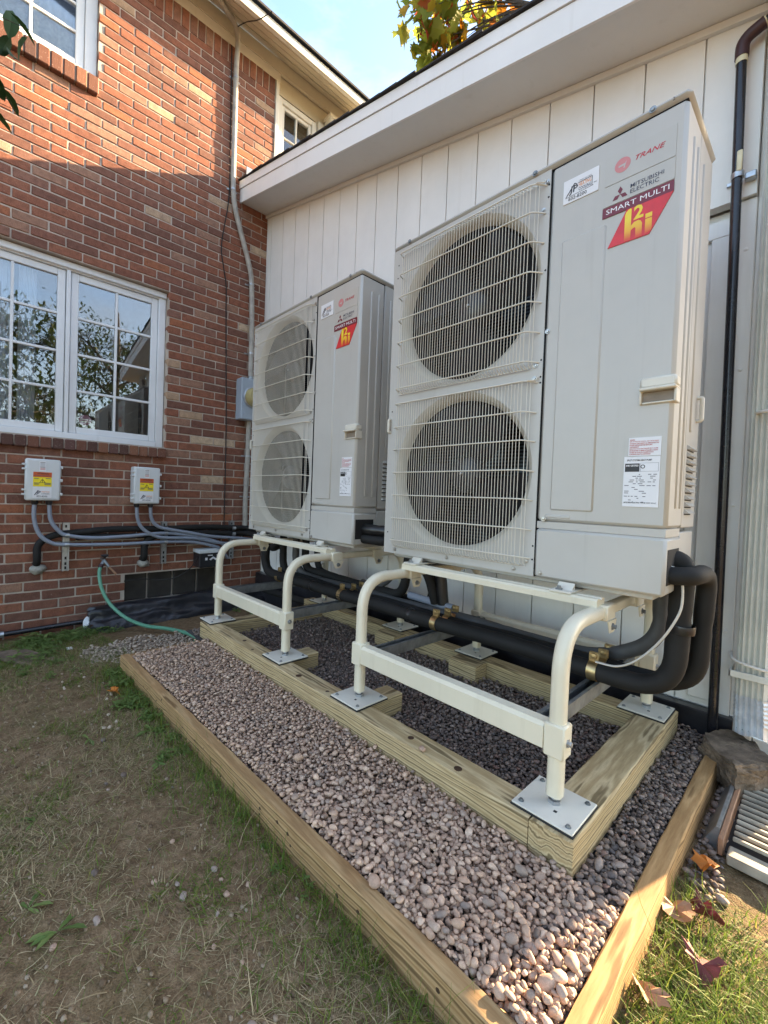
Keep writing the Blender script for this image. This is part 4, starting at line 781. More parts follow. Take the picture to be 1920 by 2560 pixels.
pipe(spline([(3.405,-.645,.600),(3.462,-.635,.590),(3.472,-.625,.50),(3.45,-.62,.43),(3.41,-.605,.36),(3.36,-.60,.30),(3.31,-.595,.268),(3.25,-.59,.262)]), .0035, 'cable_white', 'thin white cable hanging from the near unit pipes', 'cable', 'cable', 6)
pipe(spline([(1.35,-.20,.35),(1.32,-.22,.27),(1.28,-.23,.30),(1.26,-.22,.36)]), .004, 'cable_white', 'loose white cable loop behind the far stand', 'cable', 'cable', 6)
pipe([(.35,-.11,-.10),(.95,-.06,-.10),(1.9,-.03,-.09)], .028, 'foam', 'black pipe lying on the soil at the foot of the white wall', 'drain_pipe', 'pipe')
def clamp(x, y, z, r, label):
    t_ = thing('pipe_clamp', label, 'pipe clamp', (x, y, z-r), 'brass pipe clamps on the steel channels')
    m = MB(); m.tube([(x+r*1.08*0-.014, y, z), (x+.014, y, z)], r*1.08, 16); 
    m.v = [p for p in m.v]; m.build('band', 'brass', t_, smooth=40)
    m = MB(); m.box((x-.015,y-.006,z+r*1.02),(x+.015,y-.002,z+r+.030),.001); m.box((x-.015,y+.002,z+r*1.02),(x+.015,y+.006,z+r+.030),.001); m.lathe([(0,.006),(.009,.005),(.011,.0)], (x,y-.006,z+r+.018), (0,-1,0), 10); m.build('ear', 'brass', t_)
for x, w1 in ((2.594, 'above the near stand left channel'), (3.236, 'at the downspout end channel'), (1.335, 'over the channel nearest the bricks'), (1.955, 'over the far stand right channel')):
    clamp(x,-.56 if x > 1.5 else -.571,PZ-.002,.0302,'brass clamp on the thick pipe '+w1); clamp(x,-.477 if x > 1.5 else -.494,PZ-.005,.0252,'brass clamp on the middle pipe '+w1)
    if x > 1.9: clamp(x,-.418,PZ,.0235,'brass clamp on the grey line '+w1)
# ------------------------------------------------------------------ things on the brick wall
def jbox(y0, y1, z0, z1, label, flip):
    t_ = thing('junction_box', label, 'electrical box', (.07, (y0+y1)/2, z0), 'grey electrical boxes on the brick wall')
    m = MB(); m.box((.004,y0+.006,z0+.004),(.095,y1-.004,z1+.002),.006); m.build('body', 'box_grey', t_)
    m = MB(); m.box((.097,y0,z0),(.130,y1,z1),.008); m.box((.118,y0+.012,z0+.012),(.1318,y1-.012,z1-.012),.004); m.build('door', 'box_grey', t_)
    for z in (z0+.035, z1-.075):
        for k in (0, 1): q = MB(); q.box((.085,y0-.016,z+.03*k),(.128,y0+.006,z+.012+.03*k),.002); q.build('hinge', 'box_grey', t_)
    for z in (z0+.045, (z0+z1)/2, z1-.05): q = MB(); q.box((.088,y1-.002,z-.01),(.128,y1+.013,z+.01),.003); q.build('latch', 'box_grey', t_)
    X_ = .1322; cy = (y0+y1)/2
    def st_(name, mat, a, b, c_, d, x=X_, par=None): m = MB(); m.box((x-.001,a,c_),(x+.0006,b,d)); return m.build(name, mat, par or t_, smooth=0)
    w1 = (y1-y0)*.52; ya, yb = cy-w1/2-.004, cy+w1/2-.004
    s1 = st_('warning_label', 'ink_yellow', ya, yb, z1-.185, z1-.088); st_('warning_band', 'ink_warn', ya, yb, z1-.122, z1-.088, X_+.0008, s1); text('ATTENTION', 'ink_black', s1, (X_+.0022, ya+.022, z1-.103), .010, .062, '+X', bold=.02)
    for i, (a, b, z) in enumerate(((ya+.005,ya+.030,z1-.134),(yb-.034,yb-.006,z1-.132),(ya+.005,ya+.036,z1-.164),(yb-.042,yb-.006,z1-.164),(ya+.005,ya+.030,z1-.172),(yb-.04,yb-.006,z1-.172),(ya+.006,ya+.046,z1-.114),(ya+.050,yb-.010,z1-.114))): st_('print_line', 'ink_grey', a, b, z, z+.004, X_+.0022, s1)
    m = MB(); m.v = [(X_+.0012, cy-.004+.017*a, z1-.1495+.017*b) for a, b in ((-1,-.6),(1,-.6),(0,1.1))]; m.f = [(0,1,2)]; m.build('warning_sign', 'ink_black', s1, smooth=0)
    m = MB(); m.v = [(X_+.0016, cy-.004+.017*a, z1-.1495+.017*b) for a, b in ((-.72,-.45),(.72,-.45),(0,.76))]; m.f = [(0,1,2)]; m.build('warning_sign', 'ink_yellow', s1, smooth=0)
    text('!', 'ink_black', s1, (X_+.0022, cy-.0065, z1-.156), .015, .005, '+X', bold=.03)
    s2 = st_('installer_sticker', 'label_white', ya-.002, yb, z0+.018, z1-.190); zz = z0+.045
    m = MB(); m.v = [(X_+.0012, ya+.004, zz-.010), (X_+.0012, ya+.026, zz+.026), (X_+.0012, ya+.031, zz+.022), (X_+.0012, ya+.012, zz-.008)]; m.f = [(0,1,2,3)]; m.build('emblem', 'ink_grey', s2, smooth=0)
    text('JP', 'ink_navy', s2, (X_+.0014, ya+.018, zz-.006), .026, .024, '+X', shear=.1, bold=.02); text('HEATING', 'ink_orange', s2, (X_+.0014, ya+.046, zz+.010), .009, .044, '+X', bold=.01); text('COOLING', 'ink_navy', s2, (X_+.0014, ya+.046, zz-.003), .009, .044, '+X', bold=.01); text('832-8200', 'ink_grey', s2, (X_+.0014, ya+.020, zz-.022), .011, .058, '+X', bold=.015)
    s3 = st_('small_label', 'label_white', cy-.022, cy+.014, z1-.082, z1-.014)
    for i in range(7): st_('print_line', 'ink_grey' if i in (0, 4) else 'ink_warnred' if i > 4 else 'meter_grey', cy-.018, cy+.010, z1-.024-.008*i, z1-.021-.008*i, X_+.0012, s3)
    return t_
jbox(-1.795, -1.600, .655, .935, 'grey electrical box with yellow warning label, further along the brick from the meter', 0); jbox(-1.135, -.946, .643, .927, 'grey electrical box with yellow warning label, nearer the meter and white wall', 1)
grp = 'grey conduits sweeping along the brick wall'
def Xp(x, pts): return [(x, a, b) for a, b in pts]
r_ = .0135
for nm, x, pts, lab in (('A', .075, [(-1.737,.655),(-1.737,.525),(-1.706,.42),(-1.643,.362),(-1.555,.342),(-1.222,.330),(-.877,.332),(-.642,.320),(-.477,.283),(-.40,.245),(-.33,.16)], 'grey conduit, lowest run, from the box further along the brick'),
    ('B', .080, [(-1.657,.655),(-1.646,.524),(-1.601,.446),(-1.546,.408),(-1.379,.384),(-1.165,.389),(-.879,.404),(-.643,.371),(-.448,.319),(-.30,.25)], 'grey conduit, upper run, from the box further along the brick'),
    ('C', .084, [(-1.101,.643),(-1.090,.519),(-1.046,.439),(-.956,.384),(-.871,.367),(-.643,.353),(-.463,.315),(-.30,.29),(-.10,.28)], 'grey conduit from the left knockout of the box nearer the meter'),
    ('D', .088, [(-1.002,.643),(-.992,.532),(-.952,.470),(-.873,.440),(-.716,.409),(-.495,.366),(-.257,.342),(-.10,.322)], 'grey conduit from the right knockout of the box nearer the meter')):
    o = pipe(spline(Xp(x, pts)), r_, 'conduit_grey', lab, 'conduit', 'conduit', 12, grp)
    q = MB(); q.lathe([(.0,.0),(.021,.0),(.021,.022),(.016,.034),(0,.034)], (x, pts[0][0], pts[0][1]+.004), (0,0,-1), 12); q.build('connector', 'black_poly', o)
for y, l_ in ((-1.548,'galvanized strut bar beside the box further along the brick'), (-.873,'galvanized strut bar holding four conduits beneath the nearer box'), (-.280,'galvanized strut bar on brick behind the far stand')):
    t_ = thing('wall_strut', l_, 'strut channel', (.02, y, .15)); m = MB(); m.sweep([(.022,y,.148),(.022,y,.495)], [(-.0205,-.018),(.0205,-.018),(.0205,.018),(.010,.018),(.010,.008),(-.010,.008),(-.010,.018),(-.0205,.018)], up=(1,0,0)); m.build('channel', 'galv', t_, smooth=0)
    for z in ((.342,.408) if y < -1.2 else (.332,.367,.404,.440) if y < -.5 else (.43,.38)): q = MB(); q.tube([(.078,y-.013,z),(.078,y+.013,z)], r_+.003, 12); q.box((.04,y-.010,z-.013),(.072,y+.010,z+.013),.003); q.build('conduit_clamp', 'galv', t_)
    for z in (.17,.20,.24,.47): q = MB(); q.box((.0302,y-.006,z-.010),(.0308,y+.006,z+.010)); q.build('slot', 'black_inside', t_, smooth=0)
fo = 'foam'
pipe(fillet([(-.02,-1.712,.205),(.055,-1.712,.21),(.055,-1.715,.36),(.05,-1.62,.418),(.05,-1.3,.440),(.05,-.6,.444),(.05,-.12,.432),(.30,-.12,.42),(1.05,-.40,.40),(1.30,-.42,.46)], .06), .023, fo, 'black insulated pipe along the brick wall, upper of the two')
pipe(fillet([(-.02,-1.025,.195),(.055,-1.025,.20),(.055,-1.030,.34),(.05,-.95,.388),(.05,-.5,.396),(.05,-.13,.378),(.32,-.14,.37),(1.05,-.46,.37),(1.25,-.48,.44)], .06), .026, fo, 'black insulated pipe along the brick wall, lower of the two')
pipe([(.046,-1.49,.388),(.046,-1.0,.391)], .020, fo, 'straight black pipe length behind the grey conduits')
for y, z in ((-1.712,.175),(-1.025,.16)):
    m = MB(); rr = np.random.default_rng(int(z*1e4)); v, f = ICO[2]; m.v = [tuple(q) for q in (v*np.array([.035,.045,.036])*(1+.12*rr.normal(size=(len(v),1)))+np.array([.028,y,z]))]; m.f = [tuple(int(i) for i in q) for q in f]; lone(m, 'sealant_plug', 'sealant', 'grey foam sealant lump around the pipe entering the brick', 'sealant', 'sealant lumps at pipe entries', smooth=180)
# tap and hose
tp = thing('garden_tap', 'weathered brass garden tap with two outlets on the brick wall', 'tap', (.06, -1.31, .10))
m = MB(); m.tube([(-.01,-1.312,.215),(.085,-1.312,.212)], .011, 10); m.tube([(.075,-1.312,.214),(.095,-1.335,.182)], .012, 10); m.tube([(.080,-1.312,.21),(.105,-1.285,.165)], .011, 10); m.build('body', 'galv_dark', tp)
m = MB(); m.tube([(.105,-1.285,.166),(.125,-1.240,.108)], .008, 10); m.build('outlet', 'copper_tan', tp)
m = MB(); m.tube([(.095,-1.333,.186),(.105,-1.342,.164)], .017, 10); m.build('hose_coupling', 'elbow_brown', tp)
m = MB(); m.lathe([(0,.0),(.024,.002),(.028,.008),(.022,.016),(.012,.018),(.008,.03),(0,.03)], (.082,-1.310,.258), (0,0,-1), 12); m.build('handle', 'door_black', tp)
pipe(spline([(.10,-1.338,.172),(.125,-1.352,.13),(.165,-1.345,.03),(.22,-1.30,-.085),(.33,-1.22,-.175),(.50,-1.14,-.205),(.70,-1.06,-.190),(.93,-1.01,-.170),(1.12,-1.02,-.150),(1.20,-1.06,-.145)]), .0125, 'hose_green', 'mint green garden hose hanging from the tap onto gravel', 'garden_hose', 'hose', 12)
# small controller box
cb_ = thing('control_box', 'small grey box with black printed face among the conduits', 'control box', (.12, -.53, .105))
m = MB(); m.box((.008,-.617,.105),(.148,-.445,.235),.004); m.build('body', 'black_poly', cb_, smooth=0); m = MB(); m.box((.006,-.622,.228),(.154,-.440,.258),.003); m.build('cover', 'box_grey', cb_); m = MB(); m.box((.148,-.612,.112),(.1495,-.450,.226)); m.build('face', 'door_black', cb_, smooth=0)
for a, b, c_, d in ((-.570,-.550,.168,.190),(-.548,-.505,.205,.213),(-.470,-.455,.206,.212)): m = MB(); m.box((.1496,a,c_),(.1504,b,d)); m.build('print', 'label_white', cb_, smooth=0)
m = MB(); m.v = [(.1502, -.535+.07*a, .170+.05*b) for a, b in ((0,.1),(.5,.55),(1.0,.1),(.8,-.1),(.5,.2),(.2,-.1))]; m.f = [(0,1,2,3,4,5)]; m.build('emblem', 'label_white', cb_, smooth=0)
pipe(spline([(.11,-.62,.20),(.10,-.68,.10),(.09,-.80,.03),(.05,-.93,.02),(.03,-1.02,.035),(.02,-1.16,.03)]), .004, 'rubber', 'thin dark wire sagging across the basement window', 'cable', 'cable', 6)
# meter and service mast
mt = thing('electric_meter', 'grey electric meter with round yellowed glass on brick', 'electric meter', (.06, -.155, 1.42))
m = MB(); m.box((.004,-.265,1.425),(.115,-.055,1.800),.006); m.build('body', 'meter_grey', mt, smooth=0); m = MB(); m.lathe([(.098,0),(.098,.012),(.088,.016)], (.115,-.150,1.63), (1,0,0), 32); m.build('ring', 'galv', mt); m = MB(); m.lathe([(.086,.0),(.084,.05),(.070,.078),(.0,.086)], (.118,-.150,1.63), (1,0,0), 32); m.build('glass', 'meter_glass', mt)
m = MB(); m.cyl((.05,-.143,1.80),(.05,-.143,1.835),.030,14); m.build('hub', 'galv_dark', mt); m = MB(); m.lathe([(0,.0012),(.014,.001),(.016,0)], (.1155,-.235,1.475), (1,0,0), 14); m.build('knockout', 'meter_grey', mt)
ms = thing('service_mast', 'grey painted service conduit climbing the brick to the eaves', 'conduit', (.05, -.15, .46))
m = MB(); m.tube(spline([(.045,-.147,1.83),(.040,-.147,2.3),(.034,-.160,2.70),(.032,-.195,2.87),(.026,-.275,3.11),(.026,-.340,3.31),(.026,-.362,3.5),(.026,-.366,3.9),(.026,-.366,4.5),(.045,-.367,4.66),(.063,-.380,4.76),(.078,-.425,4.82),(.105,-.49,4.825),(.16,-.56,4.795),(.22,-.64,4.765),(.34,-.76,4.70)], 6), .0225, 12); m.build('riser', 'mast_grey', ms)
m = MB(); m.tube([(.035,-.150,.44),(.035,-.155,.65),(.035,-.146,1.10),(.04,-.146,1.425)], .0225, 12); m.build('lower_riser', 'mast_grey', ms)
for y, z, x in ((-.366,4.42,.026),(-.362,3.45,.026),(-.160,2.68,.034),(-.147,2.05,.043),(-.149,.72,.035),(-.146,1.10,.036)): m = MB(); m.tube([(x,y,z-.008),(x,y,z+.008)], .0248, 12); m.box((.001,y-.05,z-.007),(.006,y+.05,z+.007),.002); m.build('strap', 'galv', ms)
pipe(spline([(.008,-.405,4.69),(.008,-.398,4.2),(.008,-.394,3.88),(.008,-.39,3.38),(.008,-.445,2.95),(.008,-.42,2.75),(.008,-.392,2.60),(.008,-.385,2.35),(.008,-.37,1.9),(.008,-.351,1.28),(.008,-.345,.46)]), .0045, 'rubber', 'thin black cable running down the brick beside the meter', 'cable', 'cable', 6)
pipe(spline([(.07,-.40,4.80),(.19,-.36,4.785),(.34,-.33,4.71),(.46,-.27,4.73)]), .004, 'dark_twig', 'dark wire slung under the eaves across the gutter', 'cable', 'cable', 6)
pipe(spline([(.04,.70,4.75),(.05,.66,4.62),(.045,.685,4.5),(.05,.66,4.38)]), .004, 'rubber', 'loose wire hanging beside the upper window bracket', 'cable', 'cable', 6)
# wrapped drain at the foot of the brick
dp = thing('window_well_wrap', 'black plastic sheet wrapped pipe along the foot of the brick wall', 'drain pipe', (.12, -.8, -.33))
m = MB(); ny2 = 90; prof = spline([(.012,0,-.150),(.07,0,-.128),(.125,0,-.150),(.150,0,-.200),(.185,0,-.225),(.215,0,-.265),(.235,0,-.315),(.24,0,-.36)], 4); kp = len(prof)
for i in range(ny2):
    y = -1.40+1.42*i/(ny2-1); e = min(1, (i+1)/5)
    for j2, p in enumerate(prof):
        w_ = .005*math.sin(y*11+j2*.45)+.0035*math.sin(y*23-j2*.6)+.003*math.sin(y*5+j2*.9)+.0012*math.sin(y*90+j2*1.1); t_ = j2/(kp-1)
        m.v.append((p.x*(.9+.1*e)+w_*(.3+t_), y+.02*math.sin(j2*1.3)*(i < 3), p.z+.035*(y+1.4)*.6*(1-t_)+w_*.8*(t_ > .02)-(.02 if i == 0 else 0)))
m.f = [(i*kp+j2, i*kp+j2+1, (i+1)*kp+j2+1, (i+1)*kp+j2) for i in range(ny2-1) for j2 in range(kp-1)]; m.build('sheet', 'black_poly', dp, smooth=60)
m = MB(); m.tube([(.075,-1.405,-.205),(.075,-1.36,-.203)], .05, 16); m.build('pipe_end', 'black_poly', dp)
pipe([(.045,-3.2,-.262),(.045,-1.9,-.246),(.045,-1.42,-.236)], .017, 'black_pipe', 'thin black pipe along the foot of the brick wall', 'drain_pipe', 'pipe', 12)
m = MB(); m.cyl((.045,-1.98,-.247),(.045,-1.885,-.246),.022,12); lone(m, 'pipe_coupling', 'galv', 'silver coupling on the thin black pipe by the bricks', 'coupling')
m = MB(); rr = np.random.default_rng(9); v, f = ICO[2]; m.v = [tuple(q) for q in (v*np.array([.02,.025,.038])*(1+.2*rr.normal(size=(len(v),1)))+np.array([.10,-1.42,-.235]))]; m.f = [tuple(int(i) for i in q) for q in f]; lone(m, 'plastic_bag', 'label_white', 'crumpled clear plastic scrap at the end of the drain', 'plastic scrap', smooth=60)

# ------------------------------------------------------------------ turf, weeds, fallen leaves, stray stones
def np_mesh(name, V, F, mat, label, cat, kind=None, k=3):
    me = bpy.data.meshes.new(name); V = np.asarray(V, float); F = np.asarray(F, int); off = np.array([V[:,0].mean(), V[:,1].mean(), V[:,2].min()])
    me.vertices.add(len(V)); me.vertices.foreach_set('co', (V-off).ravel().astype(np.float32)); me.loops.add(F.size); me.loops.foreach_set('vertex_index', F.ravel().astype(np.int32))
    me.polygons.add(len(F)); me.polygons.foreach_set('loop_start', np.arange(0, F.size, k, dtype=np.int32)); me.update(calc_edges=True); me.materials.append(MT[mat]); me.shade_smooth()
    o = bpy.data.objects.new(name, me); COL.objects.link(o); o.location = off; return tag(o, label, cat, None, kind)
def blade_field(name, mat, label, n, where, length, width, lean, z=gz, seg=3):
    """curved ribbons: n blades, where() gives roots, lean 0 upright .. 1 flat"""
    P = where(n); n = len(P); th = rng.uniform(0, 2*math.pi, n); L = length*np.exp(rng.normal(0, .38, n)); W = width*rng.uniform(.6, 1.3, n); el = np.clip(rng.normal(lean, .18, n), 0, .98)*math.pi/2
    cu = rng.uniform(.2, 1.0, n); sd_ = rng.normal(0, .7, n); V = np.zeros((n, (seg+1)*2, 3)); p = np.stack([P[:,0], P[:,1], z(P[:,0], P[:,1])-.002], 1); a = el.copy(); h = th.copy()
    for i in range(seg+1):
        d = np.stack([-np.sin(h), np.cos(h), np.zeros(n)], 1); w1 = (W*(1-.88*i/seg))[:,None]; V[:,2*i] = p-d*w1/2; V[:,2*i+1] = p+d*w1/2
        p = p+np.stack([np.sin(a)*np.cos(h), np.sin(a)*np.sin(h), np.cos(a)], 1)*(L/seg)[:,None]; a = np.minimum(a+cu*.35, 1.75); h = h+sd_*.35
        p[:,2] = np.maximum(p[:,2], z(p[:,0], p[:,1])+.001)
    base = np.array([(2*i, 2*i+1, 2*i+3, 2*i+2) for i in range(seg)]); F = (base[None]+(np.arange(n)*(seg+1)*2)[:,None,None]).reshape(-1, 4)
    return np_mesh(name, V.reshape(-1, 3), F, mat, label, 'grass', 'stuff', 4)
def lawn(dens):
    def f(n):
        out = []
        while len(out) < n:
            x = rng.uniform(.08, 3.45, 4000); y = rng.uniform(-2.7, -1.38, 4000); ok = (y < -1.505+(x-1.35)*.024) | (x < 1.34); ok &= ~((x < 1.34)&(y > -1.0)) & (y < -1.0)
            pd = dens(x, y); ok &= rng.uniform(0, 1, 4000) < pd; out += list(zip(x[ok], y[ok]))
        return np.array(out[:n])
    return f
pat = lambda x, y: .5+.28*np.sin(5.1*x+2.2*y+.6)+.22*np.sin(11*y-6*x)
edge = lambda x, y: np.exp(-np.maximum(0, (-1.50+(x-1.35)*.024)-y)/.05)*(x > 1.3)
blade_field('dry_grass', 'straw', 'matted dry straw coloured grass over the soil', 36000, lawn(lambda x, y: .06+1.1*np.clip(pat(x, y)-.25, 0, 1)**1.5), .034, .0021, .84)
blade_field('dry_grass', 'straw', 'long loose strands of dead grass over the soil', 2600, lawn(lambda x, y: .5+0*x), .08, .0021, .92, seg=5)
blade_field('grass', 'grass', 'short green grass in patches over the soil', 19000, lawn(lambda x, y: .06+.5*np.clip(pat(x, y)-.45, 0, 1)+.95*edge(x, y)+.9*np.clip((1.45-x)/.8, 0, 1)), .032, .0022, .58)
pat2 = lambda x, y: np.sin(9*x+3*y)*np.sin(8*y-4*x+1)+.6*np.sin(21*x-13*y)*np.sin(19*y+11*x)+.4*np.sin(37*y+29*x)
blade_field('grass', 'grass', 'low green tufts in irregular patches on the soil', 9000, lawn(lambda x, y: np.clip((pat2(x, y)-.55)*2, 0, 1)), .022, .0024, .62)
blade_field('dry_grass', 'straw', 'short broken bits of straw and clippings on the soil', 16000, lawn(lambda x, y: .3+.0*x), .010, .0026, .92, seg=1)
blade_field('grass', 'grass', 'taller green grass tufts along the border board', 1700, lawn(lambda x, y: edge(x, y)), .055, .0022, .32)
def side(n):
    out = []
    while len(out) < n:
        x = rng.uniform(3.52, 4.5, 3000); y = rng.uniform(-2.3, -.66, 3000); ok = rng.uniform(0, 1, 3000) < np.clip((-.72-y)/.22+.5*(x-3.62), .02, 1)*(.4+.6*pat(x*2, y*2)); out += list(zip(x[ok], y[ok]))
    return np.array(out[:n])
blade_field('grass', 'grass', 'bright sunlit green grass beside the border corner', 34000, side, .044, .0023, .45, seg=4)
blade_field('dry_grass', 'straw', 'dry thatch among the sunlit grass', 2600, side, .035, .0018, .85)
cP = lawn(lambda x, y: .25+.75*(1-pat(x, y)))(3800); V, F, nv = [], [], 0
for i, (x, y) in enumerate(cP):
    q = rng.uniform(.0015, .0055)*(1.6 if rng.random() < .06 else 1); v, f = pebble_mesh(1, q*1.3, q, q*.8, i+5000); V.append(v+np.array([x, y, float(gz(x, y))+q*.3])); F.append(f+nv); nv += len(v)
np_mesh('soil_crumbs', np.concatenate(V), np.concatenate(F), 'crumbs', 'loose crumbs of brown soil over the bare patches', 'soil', 'stuff')
# leafy weeds
def leaf_poly(kind):
    if kind == 'oval': return [(0,0),(.25,.16),(.55,.22),(.85,.14),(1,0),(.85,-.14),(.55,-.22),(.25,-.16)]
    if kind == 'long': return [(0,0),(.2,.06),(.35,.10),(.45,.08),(.6,.13),(.8,.12),(1,0),(.8,-.12),(.6,-.13),(.45,-.08),(.35,-.10),(.2,-.06)]
    return [(0,0),(.02,.22),(-.12,.42),(.14,.40),(.22,.62),(.40,.44),(.62,.48),(.60,.28),(1.02,0),(.60,-.28),(.62,-.48),(.40,-.44),(.22,-.62),(.14,-.40),(-.12,-.42),(.02,-.22)]
def leaf(V, F, kind, p, size, yaw, pitch, roll=0, cup=.15):
    q = leaf_poly(kind); n = len(V); M_ = Matrix.Rotation(yaw, 3, 'Z') @ Matrix.Rotation(-pitch, 3, 'Y') @ Matrix.Rotation(roll, 3, 'X')
    c = Vector((.45*size, 0, -.02*size)); V.append(Vector(p)+M_ @ c)
    for a, b in q: V.append(Vector(p)+M_ @ Vector((a*size, b*size, (abs(b)*cup*1.6-cup*a*a)*size)))
    m = len(q); F += [(n, n+1+i, n+1+(i+1)%m) for i in range(m)]
def weed(x, y, s, kind, n, label, group=None, tall=.5):
    z = float(gz(x, y)); t_ = thing('weed_plant', label, 'weed', (x, y, z), group); V, F = [], []; st = MB(); rr = random.Random(int(x*1e4+y*1e3))
    for i in range(n):
        yaw = rr.uniform(0, 6.28); ln = s*rr.uniform(.25, 1.0); h = s*tall*rr.uniform(.3, 1.1)
        if kind == 'long': b = Vector((x, y, z+.004)); leaf(V, F, 'long', b, s*rr.uniform(.6, 1.2), yaw, rr.uniform(.02, .35), rr.uniform(-.3,.3), .25); continue
        b = Vector((x+ln*math.cos(yaw), y+ln*math.sin(yaw), z+h)); st.tube([(x, y, z-.004), (x+(b.x-x)*.4, y+(b.y-y)*.4, z+h*.75), b], .0011, 4)
        for k in range(3 if kind == 'clover' else 1): leaf(V, F, 'oval', b, s*rr.uniform(.32, .5), yaw+(k-1)*1.9*(kind == 'clover'), rr.uniform(-.4, .35), rr.uniform(-.4,.4))
    m = MB(); m.v = V; m.f = F; m.build('foliage', 'weed_leaf', t_, smooth=0, fix=False)
    if st.v: st.build('stem', 'weed_leaf', t_)
rr = random.Random(11); GW = 'leafy weeds along the board and wall'
for i in range(24):
    x = rr.uniform(1.36, 2.25); y = -1.515+(x-1.35)*.024-abs(rr.gauss(0, .035)); weed(x, y, rr.uniform(.035, .06), 'clover' if rr.random() < .7 else 'oval', rr.randint(8, 14), 'small leafy green weed against the outer face of the border board', 'weeds against the border board')
for i in range(6):
    x = rr.uniform(2.3, 3.1); y = -1.52+(x-1.35)*.024-abs(rr.gauss(0, .02)); weed(x, y, rr.uniform(.018, .032), 'clover', rr.randint(4, 7), 'small leafy green weed against the outer face of the border board', 'weeds against the border board')
for i in range(34):
    y = rr.uniform(-1.95, -1.28); x = .16+abs(rr.gauss(0, .22))*(1.2 if y < -1.5 else .6); weed(x, y, rr.uniform(.05, .085), 'clover' if rr.random() < .6 else 'oval', rr.randint(9, 16), 'leafy green weed at the foot of the brick wall', 'weeds at the foot of the brick')
for i in range(30):
    x = rr.uniform(.45, 1.32); y = -1.62-rr.random()**1.3*.36; weed(x, y, rr.uniform(.022, .045), 'clover' if rr.random() < .6 else 'oval', rr.randint(5, 10), 'low leafy weed in the turf between brick wall and border', 'weeds in the turf by the brick')
for x, y in ((.30,-.35),(.45,-.28),(.62,-.34),(.75,-.20),(.38,-.16),(.9,-.3)): weed(x, y, .05, 'clover', 10, 'leafy weed in the dark corner under the far stand', 'weeds in the dark corner')
weed(2.70, -1.93, .055, 'long', 5, 'flat dandelion rosette on bare soil with long toothed leaves'); weed(2.60, -1.97, .04, 'long', 4, 'smaller toothed leaf rosette beside the dandelion'); weed(2.30, -1.93, .04, 'long', 3, 'pair of small green leaves alone on dry soil'); weed(1.95, -1.74, .05, 'long', 3, 'single upright dock leaf on dry soil'); weed(2.02, -1.545, .075, 'long', 4, 'upright dock leaves beside the border board', None, .9)
GS = 'stray pebbles on the soil'
for i in range(34):
    x = rr.uniform(1.9, 3.25); y = -1.55-abs(rr.gauss(0, .14)); s = rr.uniform(.004, .0075) if i % 6 else rr.uniform(.008, .011); v, f = pebble_mesh(2 if x > 2.6 else 1, s*1.25, s, s*.75, i); m = MB(); z = float(gz(x, y))+s*.35; m.v = [(a+x, b+y, c_+z) for a, b, c_ in v]; m.f = [tuple(int(k) for k in q) for q in f]
    lone(m, 'pebble', ('pebbles_dark', 'pebbles_warm')[i % 2], 'single small rounded pebble lying loose on the dry soil', 'pebble', GS, smooth=180, fix=False)
for i in range(22):
    x = rr.uniform(.75, 1.9); y = -1.56-abs(rr.gauss(0, .12)); s = rr.uniform(.005, .009); v, f = pebble_mesh(1, s*1.25, s, s*.75, i+90); m = MB(); z = float(gz(x, y))+s*.35; m.v = [(a+x, b+y, c_+z) for a, b, c_ in v]; m.f = [tuple(int(k) for k in q) for q in f]
    lone(m, 'pebble', 'pebbles_pale', 'single small rounded pebble lying loose on the dry soil', 'pebble', GS, smooth=180, fix=False)
for x, y, z, s in ((3.472,-1.03,-.070,.010),(3.10,-1.415,-.074,.013),(2.93,-1.05,.004,.010),(3.25,-1.41,-.074,.010)):
    v, f = pebble_mesh(2, s*1.2, s, s*.8, int(x*100)); m = MB(); m.v = [(a+x, b+y, c_+z) for a, b, c_ in v]; m.f = [tuple(int(k) for k in q) for q in f]; lone(m, 'pebble', 'pebbles_warm', 'single pebble resting on top of a timber edge', 'pebble', 'pebbles on the timber edges', smooth=180, fix=False)
def fallen(x, y, s, mat, yaw, pitch, label):
    V, F = [], []; leaf(V, F, 'maple', (x, y, float(gz(x, y))+.018), s, yaw, pitch, random.uniform(-.3,.3), .45); V = [p+Vector((0,0,.006*math.sin(p.x*210+p.y*90)+.005*math.sin(p.y*260-p.x*70))) for p in V]; m = MB(); m.v = V; m.f = F; lone(m, 'fallen_leaf', mat, label, 'leaf', smooth=0, fix=False)
fallen(3.545,-.915,.065,'dead_leaf_tan',1.9,.3,'curled tan maple leaf against the border board'); fallen(3.570,-.86,.055,'dead_leaf_red',.4,.25,'pinkish red maple leaf lying in sunlit grass'); fallen(3.600,-.975,.06,'dead_leaf_red',-1.4,.2,'large dark crimson maple leaf in the grass'); fallen(3.558,-1.15,.055,'dead_leaf_tan',2.4,.2,'pale dry leaf at the bottom of the border board'); fallen(3.553,-.70,.045,'dead_leaf_orange',.9,.5,'small orange leaf on dark pebbles'); fallen(1.62,-1.60,.045,'dead_leaf_orange',.9,.2,'rust orange leaf among the weeds by the border')
m = MB(); m.box((.62,-1.62,-.232),(.66,-1.59,-.226),.001); lone(m, 'paper_scrap', 'label_white', 'small white paper scrap in the weeds', 'paper scrap')
m = MB(); m.prism([(.52,-1.98),(.95,-1.80),(1.02,-1.68),(.90,-1.66),(.55,-1.82)], -.226, -.208, 2); lone(m, 'flat_stone', 'rough_stone', 'flat grey stone sunk in the turf near the wall', 'stone', smooth=0)
